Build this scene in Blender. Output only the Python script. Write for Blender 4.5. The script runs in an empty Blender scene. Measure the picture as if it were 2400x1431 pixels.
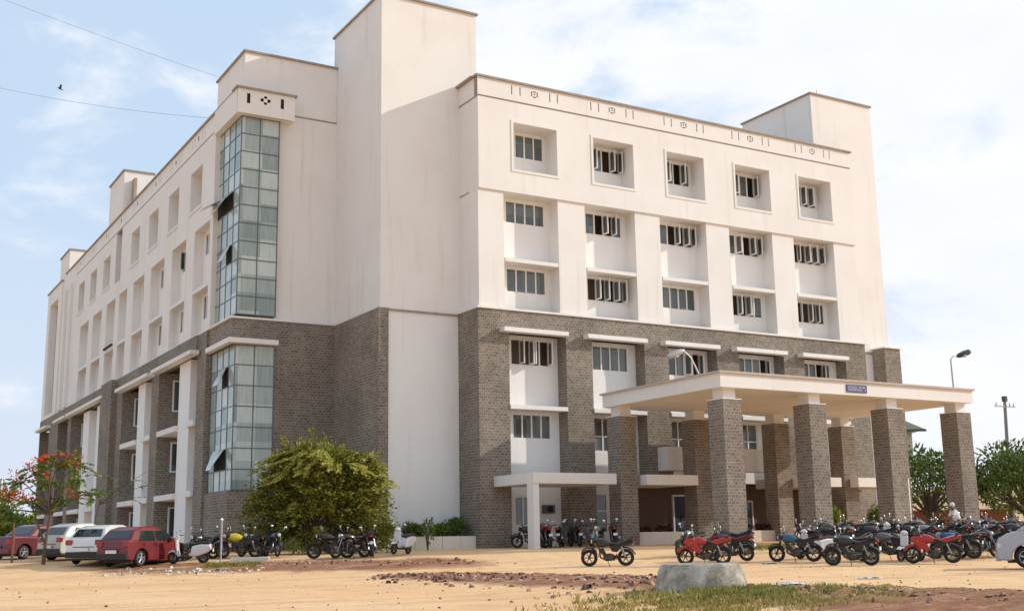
import bpy, bmesh, math, random
from mathutils import Vector, Matrix, Euler, noise
R = math.radians
rnd = random.Random(7)
sc = bpy.context.scene
COL = sc.collection

# ------------------------------------------------------------------ helpers
class MB:
    """collects faces, links them as ONE mesh object; UVs are metres on the face's own plane"""
    def __init__(s): s.v = []; s.f = []; s.c = []
    def face(s, pts, c=None):
        n = len(s.v); s.v += [tuple(p) for p in pts]; s.f.append(tuple(range(n, n + len(pts)))); s.c.append(c)
    def box(s, x0, x1, y0, y1, z0, z1, c=None):
        if x0 > x1: x0, x1 = x1, x0
        if y0 > y1: y0, y1 = y1, y0
        if z0 > z1: z0, z1 = z1, z0
        n = len(s.v)
        s.v += [(x0,y0,z0),(x1,y0,z0),(x1,y1,z0),(x0,y1,z0),(x0,y0,z1),(x1,y0,z1),(x1,y1,z1),(x0,y1,z1)]
        for q in ((0,3,2,1),(4,5,6,7),(0,1,5,4),(1,2,6,5),(2,3,7,6),(3,0,4,7)):
            s.f.append(tuple(n + i for i in q)); s.c.append(c)
        return s
    def fbox(s, fr, u0, u1, v0, v1, z0, z1, c=None):
        a = fr(u0, v0, z0); b = fr(u1, v1, z1)
        return s.box(a[0], b[0], a[1], b[1], a[2], b[2], c)
    def cyl(s, p0, p1, r0, r1=None, n=12, caps=True, c=None):
        r1 = r0 if r1 is None else r1
        p0 = Vector(p0); p1 = Vector(p1); d = (p1 - p0).normalized()
        a = d.orthogonal().normalized(); b = d.cross(a)
        k = len(s.v)
        for p, r in ((p0, r0), (p1, r1)):
            for i in range(n):
                t = 2 * math.pi * i / n
                s.v.append(tuple(p + a * (math.cos(t) * r) + b * (math.sin(t) * r)))
        for i in range(n):
            j = (i + 1) % n
            s.f.append((k + i, k + j, k + n + j, k + n + i)); s.c.append(c)
        if caps:
            s.f.append(tuple(k + n - 1 - i for i in range(n))); s.f.append(tuple(k + n + i for i in range(n))); s.c += [c, c]
        return s
    def tube(s, pts, rs, n=8, c=None):
        pts = [Vector(p) for p in pts]
        if not isinstance(rs, (list, tuple)): rs = [rs] * len(pts)
        k = len(s.v); ref = None
        for i, p in enumerate(pts):
            d = (pts[min(i + 1, len(pts) - 1)] - pts[max(i - 1, 0)]).normalized()
            if ref is None: ref = d.orthogonal().normalized()
            a = (ref - d * ref.dot(d)); a = a.normalized() if a.length > 1e-4 else d.orthogonal().normalized(); ref = a; b = d.cross(a)
            for j in range(n):
                t = 2 * math.pi * j / n
                s.v.append(tuple(p + (a * math.cos(t) + b * math.sin(t)) * rs[i]))
        for i in range(len(pts) - 1):
            for j in range(n):
                q = (j + 1) % n
                s.f.append((k + i*n + j, k + i*n + q, k + (i+1)*n + q, k + (i+1)*n + j)); s.c.append(c)
        m = len(pts) - 1
        s.f.append(tuple(k + n - 1 - j for j in range(n))); s.f.append(tuple(k + m*n + j for j in range(n))); s.c += [c, c]
        return s
    def prism(s, prof, y0, y1, inset=0, c=None):
        """closed side profile in (x,z) extruded over y"""
        k = len(s.v); n = len(prof)
        for y in (y0, y1):
            for x, z in prof: s.v.append((x, y, z))
        s.f.append(tuple(k + i for i in range(n))); s.f.append(tuple(k + n + n - 1 - i for i in range(n))); s.c += [c, c]
        for i in range(n):
            j = (i + 1) % n
            s.f.append((k + i, k + n + i, k + n + j, k + j)); s.c.append(c)
        return s
    def torus(s, ctr, R0, r, n=24, m=8, c=None, ax='y'):
        k = len(s.v)
        for i in range(n):
            t = 2*math.pi*i/n
            for j in range(m):
                q = 2*math.pi*j/m; rr = R0 + r*math.cos(q); h = r*.85*math.sin(q)
                s.v.append((ctr[0] + rr*math.cos(t), ctr[1] + h, ctr[2] + rr*math.sin(t)))
        for i in range(n):
            for j in range(m):
                i2 = (i+1) % n; j2 = (j+1) % m
                s.f.append((k+i*m+j, k+i2*m+j, k+i2*m+j2, k+i*m+j2)); s.c.append(c)
        return s
    def ball(s, ctr, rx, ry=None, rz=None, n=12, m=8, c=None):
        ry = ry or rx; rz = rz or rx; k = len(s.v)
        for i in range(1, m):
            t = math.pi*i/m
            for j in range(n):
                q = 2*math.pi*j/n
                s.v.append((ctr[0] + rx*math.sin(t)*math.cos(q), ctr[1] + ry*math.sin(t)*math.sin(q), ctr[2] + rz*math.cos(t)))
        s.v += [(ctr[0], ctr[1], ctr[2] + rz), (ctr[0], ctr[1], ctr[2] - rz)]
        a = len(s.v) - 2; b = a + 1
        for j in range(n):
            q = (j+1) % n
            s.f.append((a, k+j, k+q)); s.f.append((b, k+(m-2)*n+q, k+(m-2)*n+j)); s.c += [c, c]
            for i in range(m-2):
                s.f.append((k+i*n+j, k+(i+1)*n+j, k+(i+1)*n+q, k+i*n+q)); s.c.append(c)
        return s
    def panel(s, fr, u0, u1, z0, z1, holes, th, v0=0.0):
        """wall sheet of thickness th with real rectangular openings (u0,u1,z0,z1)"""
        us = sorted({u0, u1} | {min(max(h[i], u0), u1) for h in holes for i in (0, 1)})
        zs = sorted({z0, z1} | {min(max(h[i], z0), z1) for h in holes for i in (2, 3)})
        def solid(i, j):
            if i < 0 or j < 0 or i >= len(us)-1 or j >= len(zs)-1: return False
            cu = (us[i]+us[i+1])/2; cz = (zs[j]+zs[j+1])/2
            return not any(h[0] < cu < h[1] and h[2] < cz < h[3] for h in holes)
        v1 = v0 - th
        for i in range(len(us)-1):
            for j in range(len(zs)-1):
                if not solid(i, j): continue
                a, b, p, q = us[i], us[i+1], zs[j], zs[j+1]
                s.face([fr(a,v0,p), fr(b,v0,p), fr(b,v0,q), fr(a,v0,q)])
                s.face([fr(a,v1,p), fr(a,v1,q), fr(b,v1,q), fr(b,v1,p)])
                if not solid(i-1, j): s.face([fr(a,v0,p), fr(a,v0,q), fr(a,v1,q), fr(a,v1,p)])
                if not solid(i+1, j): s.face([fr(b,v0,p), fr(b,v1,p), fr(b,v1,q), fr(b,v0,q)])
                if not solid(i, j-1): s.face([fr(a,v0,p), fr(a,v1,p), fr(b,v1,p), fr(b,v0,p)])
                if not solid(i, j+1): s.face([fr(a,v0,q), fr(b,v0,q), fr(b,v1,q), fr(a,v1,q)])
        return s
    def build(s, name, mat, parent=None, smooth=False, bevel=0, weld=False, fix=True):
        me = bpy.data.meshes.new(name)
        me.from_pydata(s.v, [], s.f)
        if any(c is not None for c in s.c):
            a = me.attributes.new('tint', 'FLOAT', 'FACE')
            a.data.foreach_set('value', [0.5 if c is None else float(c) for c in s.c])
        if fix or weld:
            bm = bmesh.new(); bm.from_mesh(me)
            if weld: bmesh.ops.remove_doubles(bm, verts=bm.verts, dist=1e-4)
            if fix: bmesh.ops.recalc_face_normals(bm, faces=bm.faces)
            bm.to_mesh(me); bm.free()
        me.update()
        uv = me.uv_layers.new(name='UVMap').data
        vs = me.vertices
        for p in me.polygons:
            n = p.normal; ax = max(range(3), key=lambda i: abs(n[i]))
            for li in p.loop_indices:
                co = vs[me.loops[li].vertex_index].co
                uv[li].uv = (co.y, co.z) if ax == 0 else ((co.x, co.z) if ax == 1 else (co.x, co.y))
        if smooth: me.polygons.foreach_set('use_smooth', [True]*len(me.polygons))
        me.materials.append(mat)
        o = bpy.data.objects.new(name, me); COL.objects.link(o)
        if parent: o.parent = parent
        if bevel:
            b = o.modifiers.new('bevel', 'BEVEL'); b.width = bevel; b.segments = 3; b.limit_method = 'ANGLE'; b.angle_limit = R(32); b.harden_normals = True
        me.polygons.foreach_set('use_smooth', [True]*len(me.polygons)); me.set_sharp_from_angle(angle=R(32))
        return o

def tag(o, label=None, cat=None, group=None, kind=None):
    for k, v in (('label', label), ('category', cat), ('group', group), ('kind', kind)):
        if v: o[k] = v
    return o
def thing(name, label, cat, loc=(0,0,0), rz=0, group=None):
    o = bpy.data.objects.new(name, None); COL.objects.link(o); o.empty_display_size = .3
    o.location = loc; o.rotation_euler = (0, 0, rz)
    return tag(o, label, cat, group)
def copy_tree(o, parent=None):
    c = o.copy(); COL.objects.link(c); c.parent = parent
    for ch in list(o.children): copy_tree(ch, c)
    return c

# ------------------------------------------------------------------ materials
MATS = {}
def new_mat(name):
    m = bpy.data.materials.new(name); m.use_nodes = True
    nt = m.node_tree; b = nt.nodes['Principled BSDF']; MATS[name] = m
    return m, nt, b
def plain(name, col, rough=.6, metal=0, spec=.5, var=.12, scale=6, bump=0, coat=0):
    """a surface colour with slight unevenness"""
    m, nt, b = new_mat(name); N = nt.nodes; Lk = nt.links
    tc = N.new('ShaderNodeTexCoord'); nz = N.new('ShaderNodeTexNoise'); nz.inputs['Scale'].default_value = scale; nz.inputs['Detail'].default_value = 5
    Lk.new(tc.outputs['Object'], nz.inputs['Vector'])
    mx = N.new('ShaderNodeMix'); mx.data_type = 'RGBA'
    mx.inputs[6].default_value = (*[c*(1-var) for c in col], 1); mx.inputs[7].default_value = (*[min(1, c*(1+var)) for c in col], 1)
    Lk.new(nz.outputs['Fac'], mx.inputs[0]); Lk.new(mx.outputs[2], b.inputs['Base Color'])
    b.inputs['Roughness'].default_value = rough; b.inputs['Metallic'].default_value = metal
    b.inputs['Specular IOR Level'].default_value = spec
    if coat: b.inputs['Coat Weight'].default_value = coat; b.inputs['Coat Roughness'].default_value = .08
    if bump:
        bp = N.new('ShaderNodeBump'); bp.inputs['Strength'].default_value = bump; bp.inputs['Distance'].default_value = .02
        Lk.new(nz.outputs['Fac'], bp.inputs['Height']); Lk.new(bp.outputs[0], b.inputs['Normal'])
    return m
def paint_wall(name, col, stain=(.62,.52,.44), amt=.5):
    """lime-painted render: blotches, rain streaks"""
    m, nt, b = new_mat(name); N = nt.nodes; Lk = nt.links
    uv = N.new('ShaderNodeTexCoord')
    def nz(scale, sx, sz, det=5, ro=.6):
        mp = N.new('ShaderNodeMapping'); mp.inputs['Scale'].default_value = (sx, sz, 1); Lk.new(uv.outputs['UV'], mp.inputs[0])
        n = N.new('ShaderNodeTexNoise'); n.inputs['Scale'].default_value = scale; n.inputs['Detail'].default_value = det; n.inputs['Roughness'].default_value = ro
        Lk.new(mp.outputs[0], n.inputs['Vector']); return n
    def ramp(src, a, c):
        r = N.new('ShaderNodeMapRange'); r.inputs[1].default_value = a; r.inputs[2].default_value = c; Lk.new(src, r.inputs[0]); return r.outputs[0]
    blot = nz(.35, 1, 1); streak = nz(1.0, 2.2, .12, 4); fine = nz(9, 1, 1, 4)
    f1 = ramp(blot.outputs['Fac'], .42, .72); f2 = ramp(streak.outputs['Fac'], .56, .8)
    def mul(a, k):
        q = N.new('ShaderNodeMath'); q.operation = 'MULTIPLY'; Lk.new(a, q.inputs[0])
        if isinstance(k, float): q.inputs[1].default_value = k
        else: Lk.new(k, q.inputs[1])
        return q.outputs[0]
    ad = N.new('ShaderNodeMath'); ad.operation = 'ADD'; Lk.new(mul(f1, .22*amt), ad.inputs[0]); Lk.new(mul(f2, .5*amt), ad.inputs[1])
    mx = N.new('ShaderNodeMix'); mx.data_type = 'RGBA'; mx.inputs[6].default_value = (*col, 1); mx.inputs[7].default_value = (*stain, 1)
    Lk.new(ad.outputs[0], mx.inputs[0]); Lk.new(mx.outputs[2], b.inputs['Base Color'])
    b.inputs['Roughness'].default_value = .85; b.inputs['Specular IOR Level'].default_value = .25
    bp = N.new('ShaderNodeBump'); bp.inputs['Strength'].default_value = .15; bp.inputs['Distance'].default_value = .01
    Lk.new(fine.outputs['Fac'], bp.inputs['Height']); Lk.new(bp.outputs[0], b.inputs['Normal'])
    return m
def stone_wall(name, c1, c2, mortar):
    m, nt, b = new_mat(name); N = nt.nodes; Lk = nt.links
    uv = N.new('ShaderNodeTexCoord')
    wob = N.new('ShaderNodeTexNoise'); wob.inputs['Scale'].default_value = 2.5; Lk.new(uv.outputs['UV'], wob.inputs['Vector'])
    sb = N.new('ShaderNodeVectorMath'); sb.operation = 'SUBTRACT'; Lk.new(wob.outputs['Color'], sb.inputs[0]); sb.inputs[1].default_value = (.5,.5,.5)
    ms = N.new('ShaderNodeVectorMath'); ms.operation = 'SCALE'; ms.inputs['Scale'].default_value = .035; Lk.new(sb.outputs[0], ms.inputs[0])
    av = N.new('ShaderNodeVectorMath'); Lk.new(uv.outputs['UV'], av.inputs[0]); Lk.new(ms.outputs[0], av.inputs[1])
    br = N.new('ShaderNodeTexBrick'); br.inputs['Scale'].default_value = 1; br.inputs['Brick Width'].default_value = .22; br.inputs['Row Height'].default_value = .135
    br.inputs['Mortar Size'].default_value = .013; br.inputs['Mortar Smooth'].default_value = .25; br.offset = .5; br.inputs['Bias'].default_value = 0
    br.inputs['Color1'].default_value = (*c1, 1); br.inputs['Color2'].default_value = (*c2, 1); br.inputs['Mortar'].default_value = (*mortar, 1)
    Lk.new(av.outputs[0], br.inputs['Vector'])
    n2 = N.new('ShaderNodeTexNoise'); n2.inputs['Scale'].default_value = 11; n2.inputs['Detail'].default_value = 6; n2.inputs['Roughness'].default_value = .7; Lk.new(uv.outputs['UV'], n2.inputs['Vector'])
    n3 = N.new('ShaderNodeTexNoise'); n3.inputs['Scale'].default_value = .5; n3.inputs['Detail'].default_value = 4; Lk.new(uv.outputs['UV'], n3.inputs['Vector'])
    r2 = N.new('ShaderNodeMapRange'); r2.inputs[1].default_value = .3; r2.inputs[2].default_value = .75; r2.inputs[3].default_value = .62; r2.inputs[4].default_value = 1.5; Lk.new(n2.outputs['Fac'], r2.inputs[0])
    r3 = N.new('ShaderNodeMapRange'); r3.inputs[1].default_value = .3; r3.inputs[2].default_value = .7; r3.inputs[3].default_value = .82; r3.inputs[4].default_value = 1.15; Lk.new(n3.outputs['Fac'], r3.inputs[0])
    q = N.new('ShaderNodeMath'); q.operation = 'MULTIPLY'; Lk.new(r2.outputs[0], q.inputs[0]); Lk.new(r3.outputs[0], q.inputs[1])
    sm = N.new('ShaderNodeVectorMath'); sm.operation = 'SCALE'; Lk.new(br.outputs['Color'], sm.inputs[0]); Lk.new(q.outputs[0], sm.inputs['Scale'])
    Lk.new(sm.outputs[0], b.inputs['Base Color'])
    b.inputs['Roughness'].default_value = .9; b.inputs['Specular IOR Level'].default_value = .2
    bp = N.new('ShaderNodeBump'); bp.inputs['Strength'].default_value = .9; bp.inputs['Distance'].default_value = .03
    hh = N.new('ShaderNodeMath'); hh.operation = 'SUBTRACT'; Lk.new(n2.outputs['Fac'], hh.inputs[0]); Lk.new(br.outputs['Fac'], hh.inputs[1])
    Lk.new(hh.outputs[0], bp.inputs['Height']); Lk.new(bp.outputs[0], b.inputs['Normal'])
    return m
def glassy(name, c1, c2, cell=(.95,.93), rough=.06, stripes=0.0):
    """window glass with curtains or dim room behind: tone differs pane to pane"""
    m, nt, b = new_mat(name); N = nt.nodes; Lk = nt.links
    uv = N.new('ShaderNodeTexCoord')
    dv = N.new('ShaderNodeVectorMath'); dv.operation = 'DIVIDE'; dv.inputs[1].default_value = (*cell, 1); Lk.new(uv.outputs['UV'], dv.inputs[0])
    fl = N.new('ShaderNodeVectorMath'); fl.operation = 'FLOOR'; Lk.new(dv.outputs[0], fl.inputs[0])
    wn = N.new('ShaderNodeTexWhiteNoise'); wn.noise_dimensions = '2D'; Lk.new(fl.outputs[0], wn.inputs['Vector'])
    mx = N.new('ShaderNodeMix'); mx.data_type = 'RGBA'; mx.inputs[6].default_value = (*c1, 1); mx.inputs[7].default_value = (*c2, 1)
    src = wn.outputs['Value']
    if stripes:
        mp = N.new('ShaderNodeMapping'); mp.inputs['Scale'].default_value = (1, .08, 1); Lk.new(uv.outputs['UV'], mp.inputs[0])
        nz = N.new('ShaderNodeTexNoise'); nz.inputs['Scale'].default_value = 9; nz.inputs['Detail'].default_value = 3; Lk.new(mp.outputs[0], nz.inputs['Vector'])
        a = N.new('ShaderNodeMath'); a.operation = 'MULTIPLY_ADD'; a.inputs[1].default_value = stripes; Lk.new(nz.outputs['Fac'], a.inputs[0]); Lk.new(src, a.inputs[2])
        a2 = N.new('ShaderNodeMath'); a2.operation = 'SUBTRACT'; a2.inputs[1].default_value = stripes*.5; a2.use_clamp = True; Lk.new(a.outputs[0], a2.inputs[0]); src = a2.outputs[0]
    Lk.new(src, mx.inputs[0]); Lk.new(mx.outputs[2], b.inputs['Base Color'])
    b.inputs['Roughness'].default_value = rough; b.inputs['Specular IOR Level'].default_value = .7
    return m
def leaf_mat(name, cols, trans=.25):
    m, nt, b = new_mat(name); N = nt.nodes; Lk = nt.links
    at = N.new('ShaderNodeAttribute'); at.attribute_name = 'tint'
    cr = N.new('ShaderNodeValToRGB'); e = cr.color_ramp.elements
    while len(e) < len(cols): e.new(.5)
    for i, c in enumerate(cols): e[i].position = i/(len(cols)-1); e[i].color = (*c, 1)
    Lk.new(at.outputs['Fac'], cr.inputs[0]); Lk.new(cr.outputs[0], b.inputs['Base Color'])
    b.inputs['Roughness'].default_value = .6; b.inputs['Specular IOR Level'].default_value = .3
    tr = N.new('ShaderNodeBsdfTranslucent'); Lk.new(cr.outputs[0], tr.inputs[0])
    ms = N.new('ShaderNodeMixShader'); ms.inputs[0].default_value = trans
    out = N['Material Output']; Lk.new(b.outputs[0], ms.inputs[1]); Lk.new(tr.outputs[0], ms.inputs[2]); Lk.new(ms.outputs[0], out.inputs[0])
    return m

WHITE = paint_wall('cream_wall_paint', (.80,.77,.735), (.60,.53,.47), 1.0)
WHITE2 = paint_wall('white_wall_paint', (.83,.82,.80), (.60,.56,.51), .7)
STONE = stone_wall('grey_stone_blocks', (.172,.142,.116), (.27,.228,.187), (.405,.36,.30))
COPE = plain('weathered_coping', (.33,.285,.25), .9, var=.3, scale=3)
GROOVE = plain('brown_groove', (.36,.30,.25), .9, var=.25, scale=3)  # grooves and slot back, darker brown than the walls
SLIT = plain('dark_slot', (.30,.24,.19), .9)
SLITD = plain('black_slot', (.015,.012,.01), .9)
ROOM = plain('room_plaster', (.50,.42,.33), .9)
FRAME = plain('white_window_frame', (.82,.80,.77), .5)
GLASS = glassy('window_glass', (.055,.065,.068), (.15,.18,.185), (.6,1.3), .08)
CURT = glassy('curtain_wall_glass', (.21,.27,.255), (.56,.62,.58), (.95,.93), .12, .7)
MULL = plain('dark_mullion', (.10,.14,.14), .4)
RUST = plain('red_oxide_base', (.30,.10,.045), .9)

# ------------------------------------------------------------------ ground
def G(x, y):
    t = (x + 26.945)*.5088 + (y + 48.707)*.8609
    if t < 40: return -.42
    u = min((t-40)/11, 1); u = u*u*(3-2*u); z = -.42 + .64*u
    if t > 51: z += min((t-51)*.015, .25)
    return z
VIEW = (.5088, .8609)
def st(x, y):      # along / across the way the ground slopes
    dx = x + 26.945; dy = y + 48.707
    return dx*.5088 + dy*.8609, dx*.8609 - dy*.5088
def sig(v): return 1/(1+math.exp(-max(-60, min(60, v))))
def mound(x, y):
    """low ridges of dug-up red earth on the sand"""
    t, s = st(x, y); m = 0
    m += 1.1*math.exp(-((t-31.2+1.25*s)/(2.0+.45*max(0, s+4)))**2) * sig((s+3.8)*1.6) * sig((4.0-s)*1.6)
    m += 1.15*sig((23.2-1.35*(s-5)-t)*2.2) * sig((t-12)*1.0) * sig((s-4.4)*1.6) * sig(22-s)
    m += .5*math.exp(-((t-44.6)/1.3)**2) * sig(s+14.5) * sig(-(s+3)*.8)
    return m
def build_ground():
    def axis(a, b, st_, outer):
        l = []; q = a
        while q < b: l.append(q); q += st_
        l.append(b)
        lo = [a - d for d in outer][::-1]; hi = [b + d for d in outer]
        return lo + l + hi
    outer = [1,3,6,10,16,25,40,70,120,200,350,600,1100,2000]
    xs = axis(-34, 30, .3, outer); ys = axis(-44, 6, .3, outer)
    vs = []; soil = []; grs = []
    for y in ys:
        for x in xs:
            z = G(x, y); t, s = st(x, y)
            m = mound(x, y) if t < 60 else 0
            n = noise.fractal(Vector((x*.35, y*.35, 0)), 1, 2, 4); n2 = noise.noise(Vector((x*2.2, y*2.2, 3)))
            if t < 52: z += .03*n + m*(.13 + .16*abs(n2) + .05*noise.noise(Vector((x*5, y*5, 1)))) * (1 if t > 14 else 0)
            # soil: 0 = pale sand, 1 = red earth
            r = m*1.1 + .62*math.exp(-((t-44.6)/2.6)**2) * sig((0-s)*.9) * sig((s+16)*.8) + .22*n
            if t > 51 and s > 10: r += .25
            vs.append((x, y, z)); soil.append(min(max(r, 0), 1))
            gg = math.exp(-((t-20.5)/2.3)**2) * sig((s-2.2)*1.6) * sig(8-s)
            grs.append(min(1, max(0, gg + .25*n*gg)))
    nx = len(xs)
    fs = [(j*nx+i, j*nx+i+1, (j+1)*nx+i+1, (j+1)*nx+i) for j in range(len(ys)-1) for i in range(nx-1)]
    me = bpy.data.meshes.new('ground'); me.from_pydata(vs, [], fs)
    for nm, d in (('soil', soil), ('weeds', grs)):
        a = me.attributes.new(nm, 'FLOAT', 'POINT'); a.data.foreach_set('value', d)
    me.polygons.foreach_set('use_smooth', [True]*len(me.polygons))
    m, nt, b = new_mat('sandy_ground'); N = nt.nodes; Lk = nt.links
    tc = N.new('ShaderNodeTexCoord')
    def nz(s, det=6, ro=.6):
        n = N.new('ShaderNodeTexNoise'); n.inputs['Scale'].default_value = s; n.inputs['Detail'].default_value = det; n.inputs['Roughness'].default_value = ro
        Lk.new(tc.outputs['Object'], n.inputs['Vector']); return n.outputs['Fac']
    def math_(op, a, bb, clamp=False):
        q = N.new('ShaderNodeMath'); q.operation = op; q.use_clamp = clamp
        for i, w in enumerate((a, bb)):
            if isinstance(w, (int, float)): q.inputs[i].default_value = w
            else: Lk.new(w, q.inputs[i])
        return q.outputs[0]
    def mix(f, a, c):
        x = N.new('ShaderNodeMix'); x.data_type = 'RGBA'; Lk.new(f, x.inputs[0])
        for i, w in ((6, a), (7, c)):
            if isinstance(w, tuple): x.inputs[i].default_value = (*w, 1)
            else: Lk.new(w, x.inputs[i])
        return x.outputs[2]
    def rng(a, lo, hi):
        r = N.new('ShaderNodeMapRange'); r.inputs[1].default_value = lo; r.inputs[2].default_value = hi; Lk.new(a, r.inputs[0]); return r.outputs[0]
    at = N.new('ShaderNodeAttribute'); at.attribute_name = 'soil'
    aw = N.new('ShaderNodeAttribute'); aw.attribute_name = 'weeds'
    big = nz(.16, 4); mid = nz(1.1, 8, .7); fine = nz(14, 5, .7); peb = nz(5, 8, .75)
    sand = mix(rng(big, .35, .65), (.85,.57,.325), (.79,.485,.25))
    sand = mix(rng(mid, .5, .75), sand, (.64,.38,.21))
    clod = nz(2.2, 6, .8)
    red = mix(rng(peb, .35, .65), (.26,.115,.065), (.52,.28,.165))
    red = mix(rng(clod, .44, .62), (.27,.125,.075), red)
    f = math_('ADD', at.outputs['Fac'], math_('MULTIPLY', math_('SUBTRACT', mid, .5), .9))
    c = mix(rng(f, .28, .62), sand, red)
    c = mix(math_('MULTIPLY', rng(peb, .66, .72), .55), c, (.22,.11,.07))
    c = mix(math_('MULTIPLY', aw.outputs['Fac'], rng(fine, .4, .6)), c, (.30,.24,.07))
    tm = N.new('ShaderNodeMapping'); tm.inputs['Rotation'].default_value = (0, 0, R(33)); tm.inputs['Scale'].default_value = (.10, 1.9, 1); Lk.new(tc.outputs['Object'], tm.inputs[0])
    tn = N.new('ShaderNodeTexNoise'); tn.inputs['Scale'].default_value = 1.0; tn.inputs['Detail'].default_value = 5; tn.inputs['Distortion'].default_value = .5; Lk.new(tm.outputs[0], tn.inputs['Vector'])
    c = mix(math_('MULTIPLY', rng(tn.outputs['Fac'], .54, .66), .38), c, (.50,.30,.17))
    c = mix(math_('MULTIPLY', rng(tn.outputs['Fac'], .42, .34), .35), c, (.90,.68,.42))
    Lk.new(c, b.inputs['Base Color']); b.inputs['Roughness'].default_value = .95; b.inputs['Specular IOR Level'].default_value = .1
    bp = N.new('ShaderNodeBump'); bp.inputs['Strength'].default_value = .7; bp.inputs['Distance'].default_value = .05
    Lk.new(math_('ADD', math_('ADD', peb, math_('MULTIPLY', fine, .4)), math_('MULTIPLY', tn.outputs['Fac'], 1.2)), bp.inputs['Height']); Lk.new(bp.outputs[0], b.inputs['Normal'])
    me.materials.append(m)
    o = bpy.data.objects.new('ground', me); COL.objects.link(o); tag(o, 'bare sandy orange ground with ridges of red earth', None, None, 'structure')
build_ground()

# ------------------------------------------------------------------ the college building
def front(y0): return lambda u, v, z: (u, y0 - v, z)
def left(x0): return lambda u, v, z: (x0 - v, u, z)
F0 = front(0.0); L0 = left(-9.96)
S, Bz, H = 11.67, 17.73, 23.62
bld = thing('college_building', 'six-storey cream and grey stone college building with a tall stair tower and many recessed windows', 'building')
def part(name, mat, *boxes, **k):
    m = MB()
    for b in boxes: m.box(*b)
    return m.build(name, mat, bld, **k)
def fpart(name, mat, fr, *boxes):
    m = MB()
    for b in boxes: m.fbox(fr, *b)
    return m.build(name, mat, bld)

def window(fr, u0, u1, z0, z1, n=4, opened=(), v=0.0, rail=None, near=0, parent=None):
    """white framed window with n lites; opened = {lite: (hinge side, angle)}"""
    fw = .085; m = MB()
    m.fbox(fr, u0, u1, v-.06, v+.02, z0, z0+fw); m.fbox(fr, u0, u1, v-.06, v+.02, z1-fw, z1)
    m.fbox(fr, u0, u0+fw, v-.06, v+.02, z0+fw, z1-fw); m.fbox(fr, u1-fw, u1, v-.06, v+.02, z0+fw, z1-fw)
    w = (u1-u0-fw)/n
    for i in range(1, n): m.fbox(fr, u0+i*w+.005, u0+i*w+fw-.005, v-.058, v+.018, z0+fw, z1-fw)
    if rail: m.fbox(fr, u0+fw, u1-fw, v-.055, v+.015, rail-.03, rail+.03)
    wo = m.build('window', FRAME, parent or bld)
    gl = MB(); any_g = False
    for i in range(n):
        a = u0+i*w+fw; b = u0+(i+1)*w
        if i in opened:
            side, ang = opened[i]
            c = MB(); ww = b-a-.01; hu = a if side < 0 else b
            # sash turned outwards about its hinge
            ca, sa = math.cos(R(ang)), math.sin(R(ang)); d = 1 if side < 0 else -1
            def P(t, th, z): return fr(hu + d*(t*ca) - d*th*sa*0, v+.02 + t*sa + th, z)
            def slab(t0, t1, q0, q1, th=.035):
                pts = []
                for z in (q0, q1):
                    for (t, k) in ((t0, 0), (t1, 0), (t1, th), (t0, th)):
                        uu = hu + d*(t*ca - k*sa); vv = v+.02 + t*sa + k*ca
                        pts.append(fr(uu, vv, z))
                n0 = len(c.v); c.v += pts
                for q in ((0,3,2,1),(4,5,6,7),(0,1,5,4),(1,2,6,5),(2,3,7,6),(3,0,4,7)):
                    c.f.append(tuple(n0+i_ for i_ in q)); c.c.append(None)
            slab(0, ww, z0+fw, z0+fw+.08); slab(0, ww, z1-fw-.08, z1-fw); slab(0, .08, z0+fw+.08, z1-fw-.08); slab(ww-.09, ww, z0+fw+.08, z1-fw-.08)
            c.build('casement', FRAME, wo)
            c2 = MB(); c, keep = c2, c
            slab(.08, ww-.09, z0+fw+.08, z1-fw-.08, .012)
            c.build('casement_glass', GLASS, wo)
        else:
            gl.fbox(fr, a, b, v-.035, v-.025, z0+fw, z1-fw); any_g = True
            if opened: gl.build('glass', GLASS, wo); gl = MB(); any_g = False
    if any_g: gl.build('glass', GLASS, wo)
    return wo

NB = 5
P = 4.88
bays = [P*i for i in range(NB)]
# --- front block, top floor band
holes = [(2.03+b, 4.63+b, 18.95, 21.42) for b in bays]
m = MB().panel(F0, 0, 26, Bz, 22.5, holes, .4, .1); m.build('top_floor_wall', WHITE, bld)
for b in bays:
    lin = MB()
    for q in ((2.03-.1, 2.03, 18.85, 21.52), (4.63, 4.73, 18.85, 21.52), (2.03, 4.63, 18.85, 18.95), (2.03, 4.63, 21.42, 21.52)):
        lin.fbox(F0, q[0]+b, q[1]+b, -1.05, -.3, q[2], q[3])
    lin.build('window_niche', WHITE, bld)
    tr = MB(); w = .13
    for q in ((1.90, 2.03, 18.82, 21.55), (4.63, 4.76, 18.82, 21.55), (2.03, 4.63, 18.82, 18.95), (2.03, 4.63, 21.42, 21.55)):
        tr.fbox(F0, q[0]+b, q[1]+b, .1, .135, q[2], q[3])
    tr.build('niche_border', WHITE, bld)
whole = [(2.2+b, 4.55+b, 19.98, 21.34) for b in bays]
MB().panel(F0, .3, 25.7, 18.4, 22, whole, .2, -1.05).build('niche_back_wall', WHITE2, bld)
op5 = [{}, {0:(1,90),2:(1,95),3:(1,85)}, {0:(1,100),2:(1,90)}, {1:(-1,70),3:(1,80)}, {1:(1,90),2:(1,100)}]
for b, o in zip(bays, op5): window(F0, 2.2+b, 4.55+b, 19.98, 21.34, 4, o, -1.08)
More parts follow.
